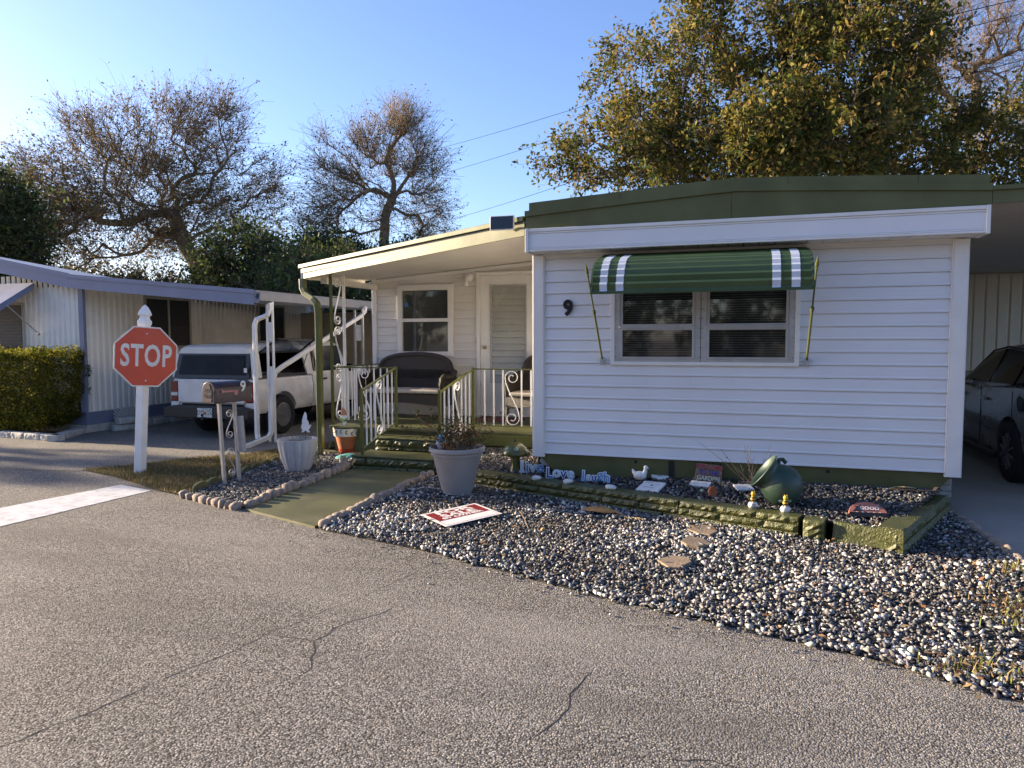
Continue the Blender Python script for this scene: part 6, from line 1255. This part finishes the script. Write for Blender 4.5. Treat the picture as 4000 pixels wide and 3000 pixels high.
# trees outside the view: west of the neighbour (they shade the drive and porch) and across the road
make_tree('shade_cypress', 'narrow upright evergreen added out of view in the west to cast shade', [(-31,.1,0),(-31,.1,3),(-31,.1,6)], [((-31,.1,5.6),(.75,.75,3.2),1,1)], 110, 7, 2.2, DKG, 69, .2, (.10,.16), twig_len=(.2,.5), clump=.4)  # added out of view; narrow sparse crown shaped to shade bed and walkway
for i, (x, y, h, s) in enumerate(((-36,9.0,10.0,3.6),(-42,15,12,5))):
    make_tree('unseen_roadside_tree', ['leafy street tree standing west of the neighbour home', 'tall leafy street tree behind the west street tree'][i], [(x,y,0),(x+.2,y,h*.35),(x,y,h*.6)], [((x,y,h*.64),(s,s,h*.30),1,1)], 190, 8, 4, GOLD, 70+i, .3, (.10,.17), twig_len=(.6,1.3))
for i, x in enumerate((-26,-19,-12,-5,2,9,16,23)):
    make_tree('unseen_roadside_tree', 'leafy tree added out of view across the road for reflections', [(x,-30,0),(x+.2,-30,3),(x,-30,5)], [((x,-30,5.0),(4.2,3,4.2),1,1)], 120, 8, 6, GOLD, 90+i, .3, (.16,.26), twig_len=(.6,1.3), group='added trees across the road')  # unseen row added behind the camera to darken window reflections and ambient light
# clipped hedge
hd = root('clipped_hedge', 'boxy clipped green hedge in front of the neighbour window', 'hedge', (-10.5,2.0,0)); n = 40000
q = rng.uniform(-1,1,(n,3)); ax_ = rng.integers(0,3,n); sgn = np.where(rng.random(n) < .5,-1,1); sh_ = rng.random(n) < .62
for a in range(3): q[(ax_ == a)&sh_,a] = (sgn*rng.uniform(.86,1.0,n))[(ax_ == a)&sh_]
rr = np.linalg.norm(np.abs(q)**6,axis=1)**(1/6); q = q/np.maximum(1,rr)[:,None]; nzv = .05*np.sin(7*q[:,0]+2)*np.sin(6*q[:,1])+.04*np.sin(11*q[:,2]+3*q[:,0]); wide = 1-.22*np.clip(-q[:,2],0,1)
P = np.stack([q[:,0]*(1.25+nzv)*wide, q[:,1]*(.52+nzv)*wide, .86+q[:,2]*(.70+nzv)],1)+rng.normal(0,.025,(n,3)); s = rng.uniform(.016,.032,n); Rm = rotmats(n,1.2); lq = np.array([[-1,0,0],[0,-.5,.1],[1,0,0],[0,.5,.1]])
V = (np.einsum('nij,vj->nvi',Rm,lq)*s[:,None,None]+P[:,None,:]).reshape(-1,3); pal = np.array([(.10,.115,.016),(.15,.145,.020),(.075,.09,.014),(.20,.17,.025)]); c = pal[rng.integers(0,4,n)]*rng.uniform(.7,1.3,(n,1)); np_mesh('foliage', V, np.arange(4*n).reshape(-1,4), 'hedge_leaf', hd, col=np.repeat(c,4,0))
b = MB()
for k in range(40):
    x, y = random.uniform(-.9,.9), random.uniform(-.3,.3); b.tube([(x*.7,y*.5,0),(x*.85,y*.8,.5),(x,y,1.0+random.uniform(0,.4))], [.018,.012,.004], 5)
b.build('stems', 'twig', hd)
# power pole and wires
pp = at(1452,150,25); po = root('utility_pole', 'brown wooden power pole half hidden in the oak crown', 'pole', (pp[0],pp[1],0))
b = MB(); b.tube([(0,0,0),(0,0,pp[2])], [.15,.11], 12); b.build('pole', 'pole_wood', po, smooth=True); b = MB(); b.box(-1.1,1.1,-.06,.06,pp[2]-.75,pp[2]-.62, T=Matrix.Rotation(R(60),4,'Z')); b.build('crossarm', 'pole_wood', po)
for i, (a, c) in enumerate((((945,302,40),(1452,168,25)),((950,357,40),(1452,215,25)),((985,452,40),(1452,318,25)))):
    A_ = at(*a); C_ = at(*c); D_ = A_+(A_-C_)*1.2; E_ = C_+(C_-A_)*1.5; pts = []
    for t in np.linspace(0,1,24):
        p = D_+(C_-D_)*t; p[2] -= .5*math.sin(PI*t); pts.append(tuple(p))
    for t in np.linspace(0,1,16)[1:]:
        p = C_+(E_-C_)*t; p[2] -= .3*math.sin(PI*t); pts.append(tuple(p))
    b = MB(); b.tube(pts, .010, 4); o = b.build('power_line', 'black_paint'); tag(o, ['topmost thin power line crossing the sky behind the trees', 'middle thin power line crossing the sky behind the trees', 'lowest thin power line crossing the sky behind the trees'][i], 'wire')
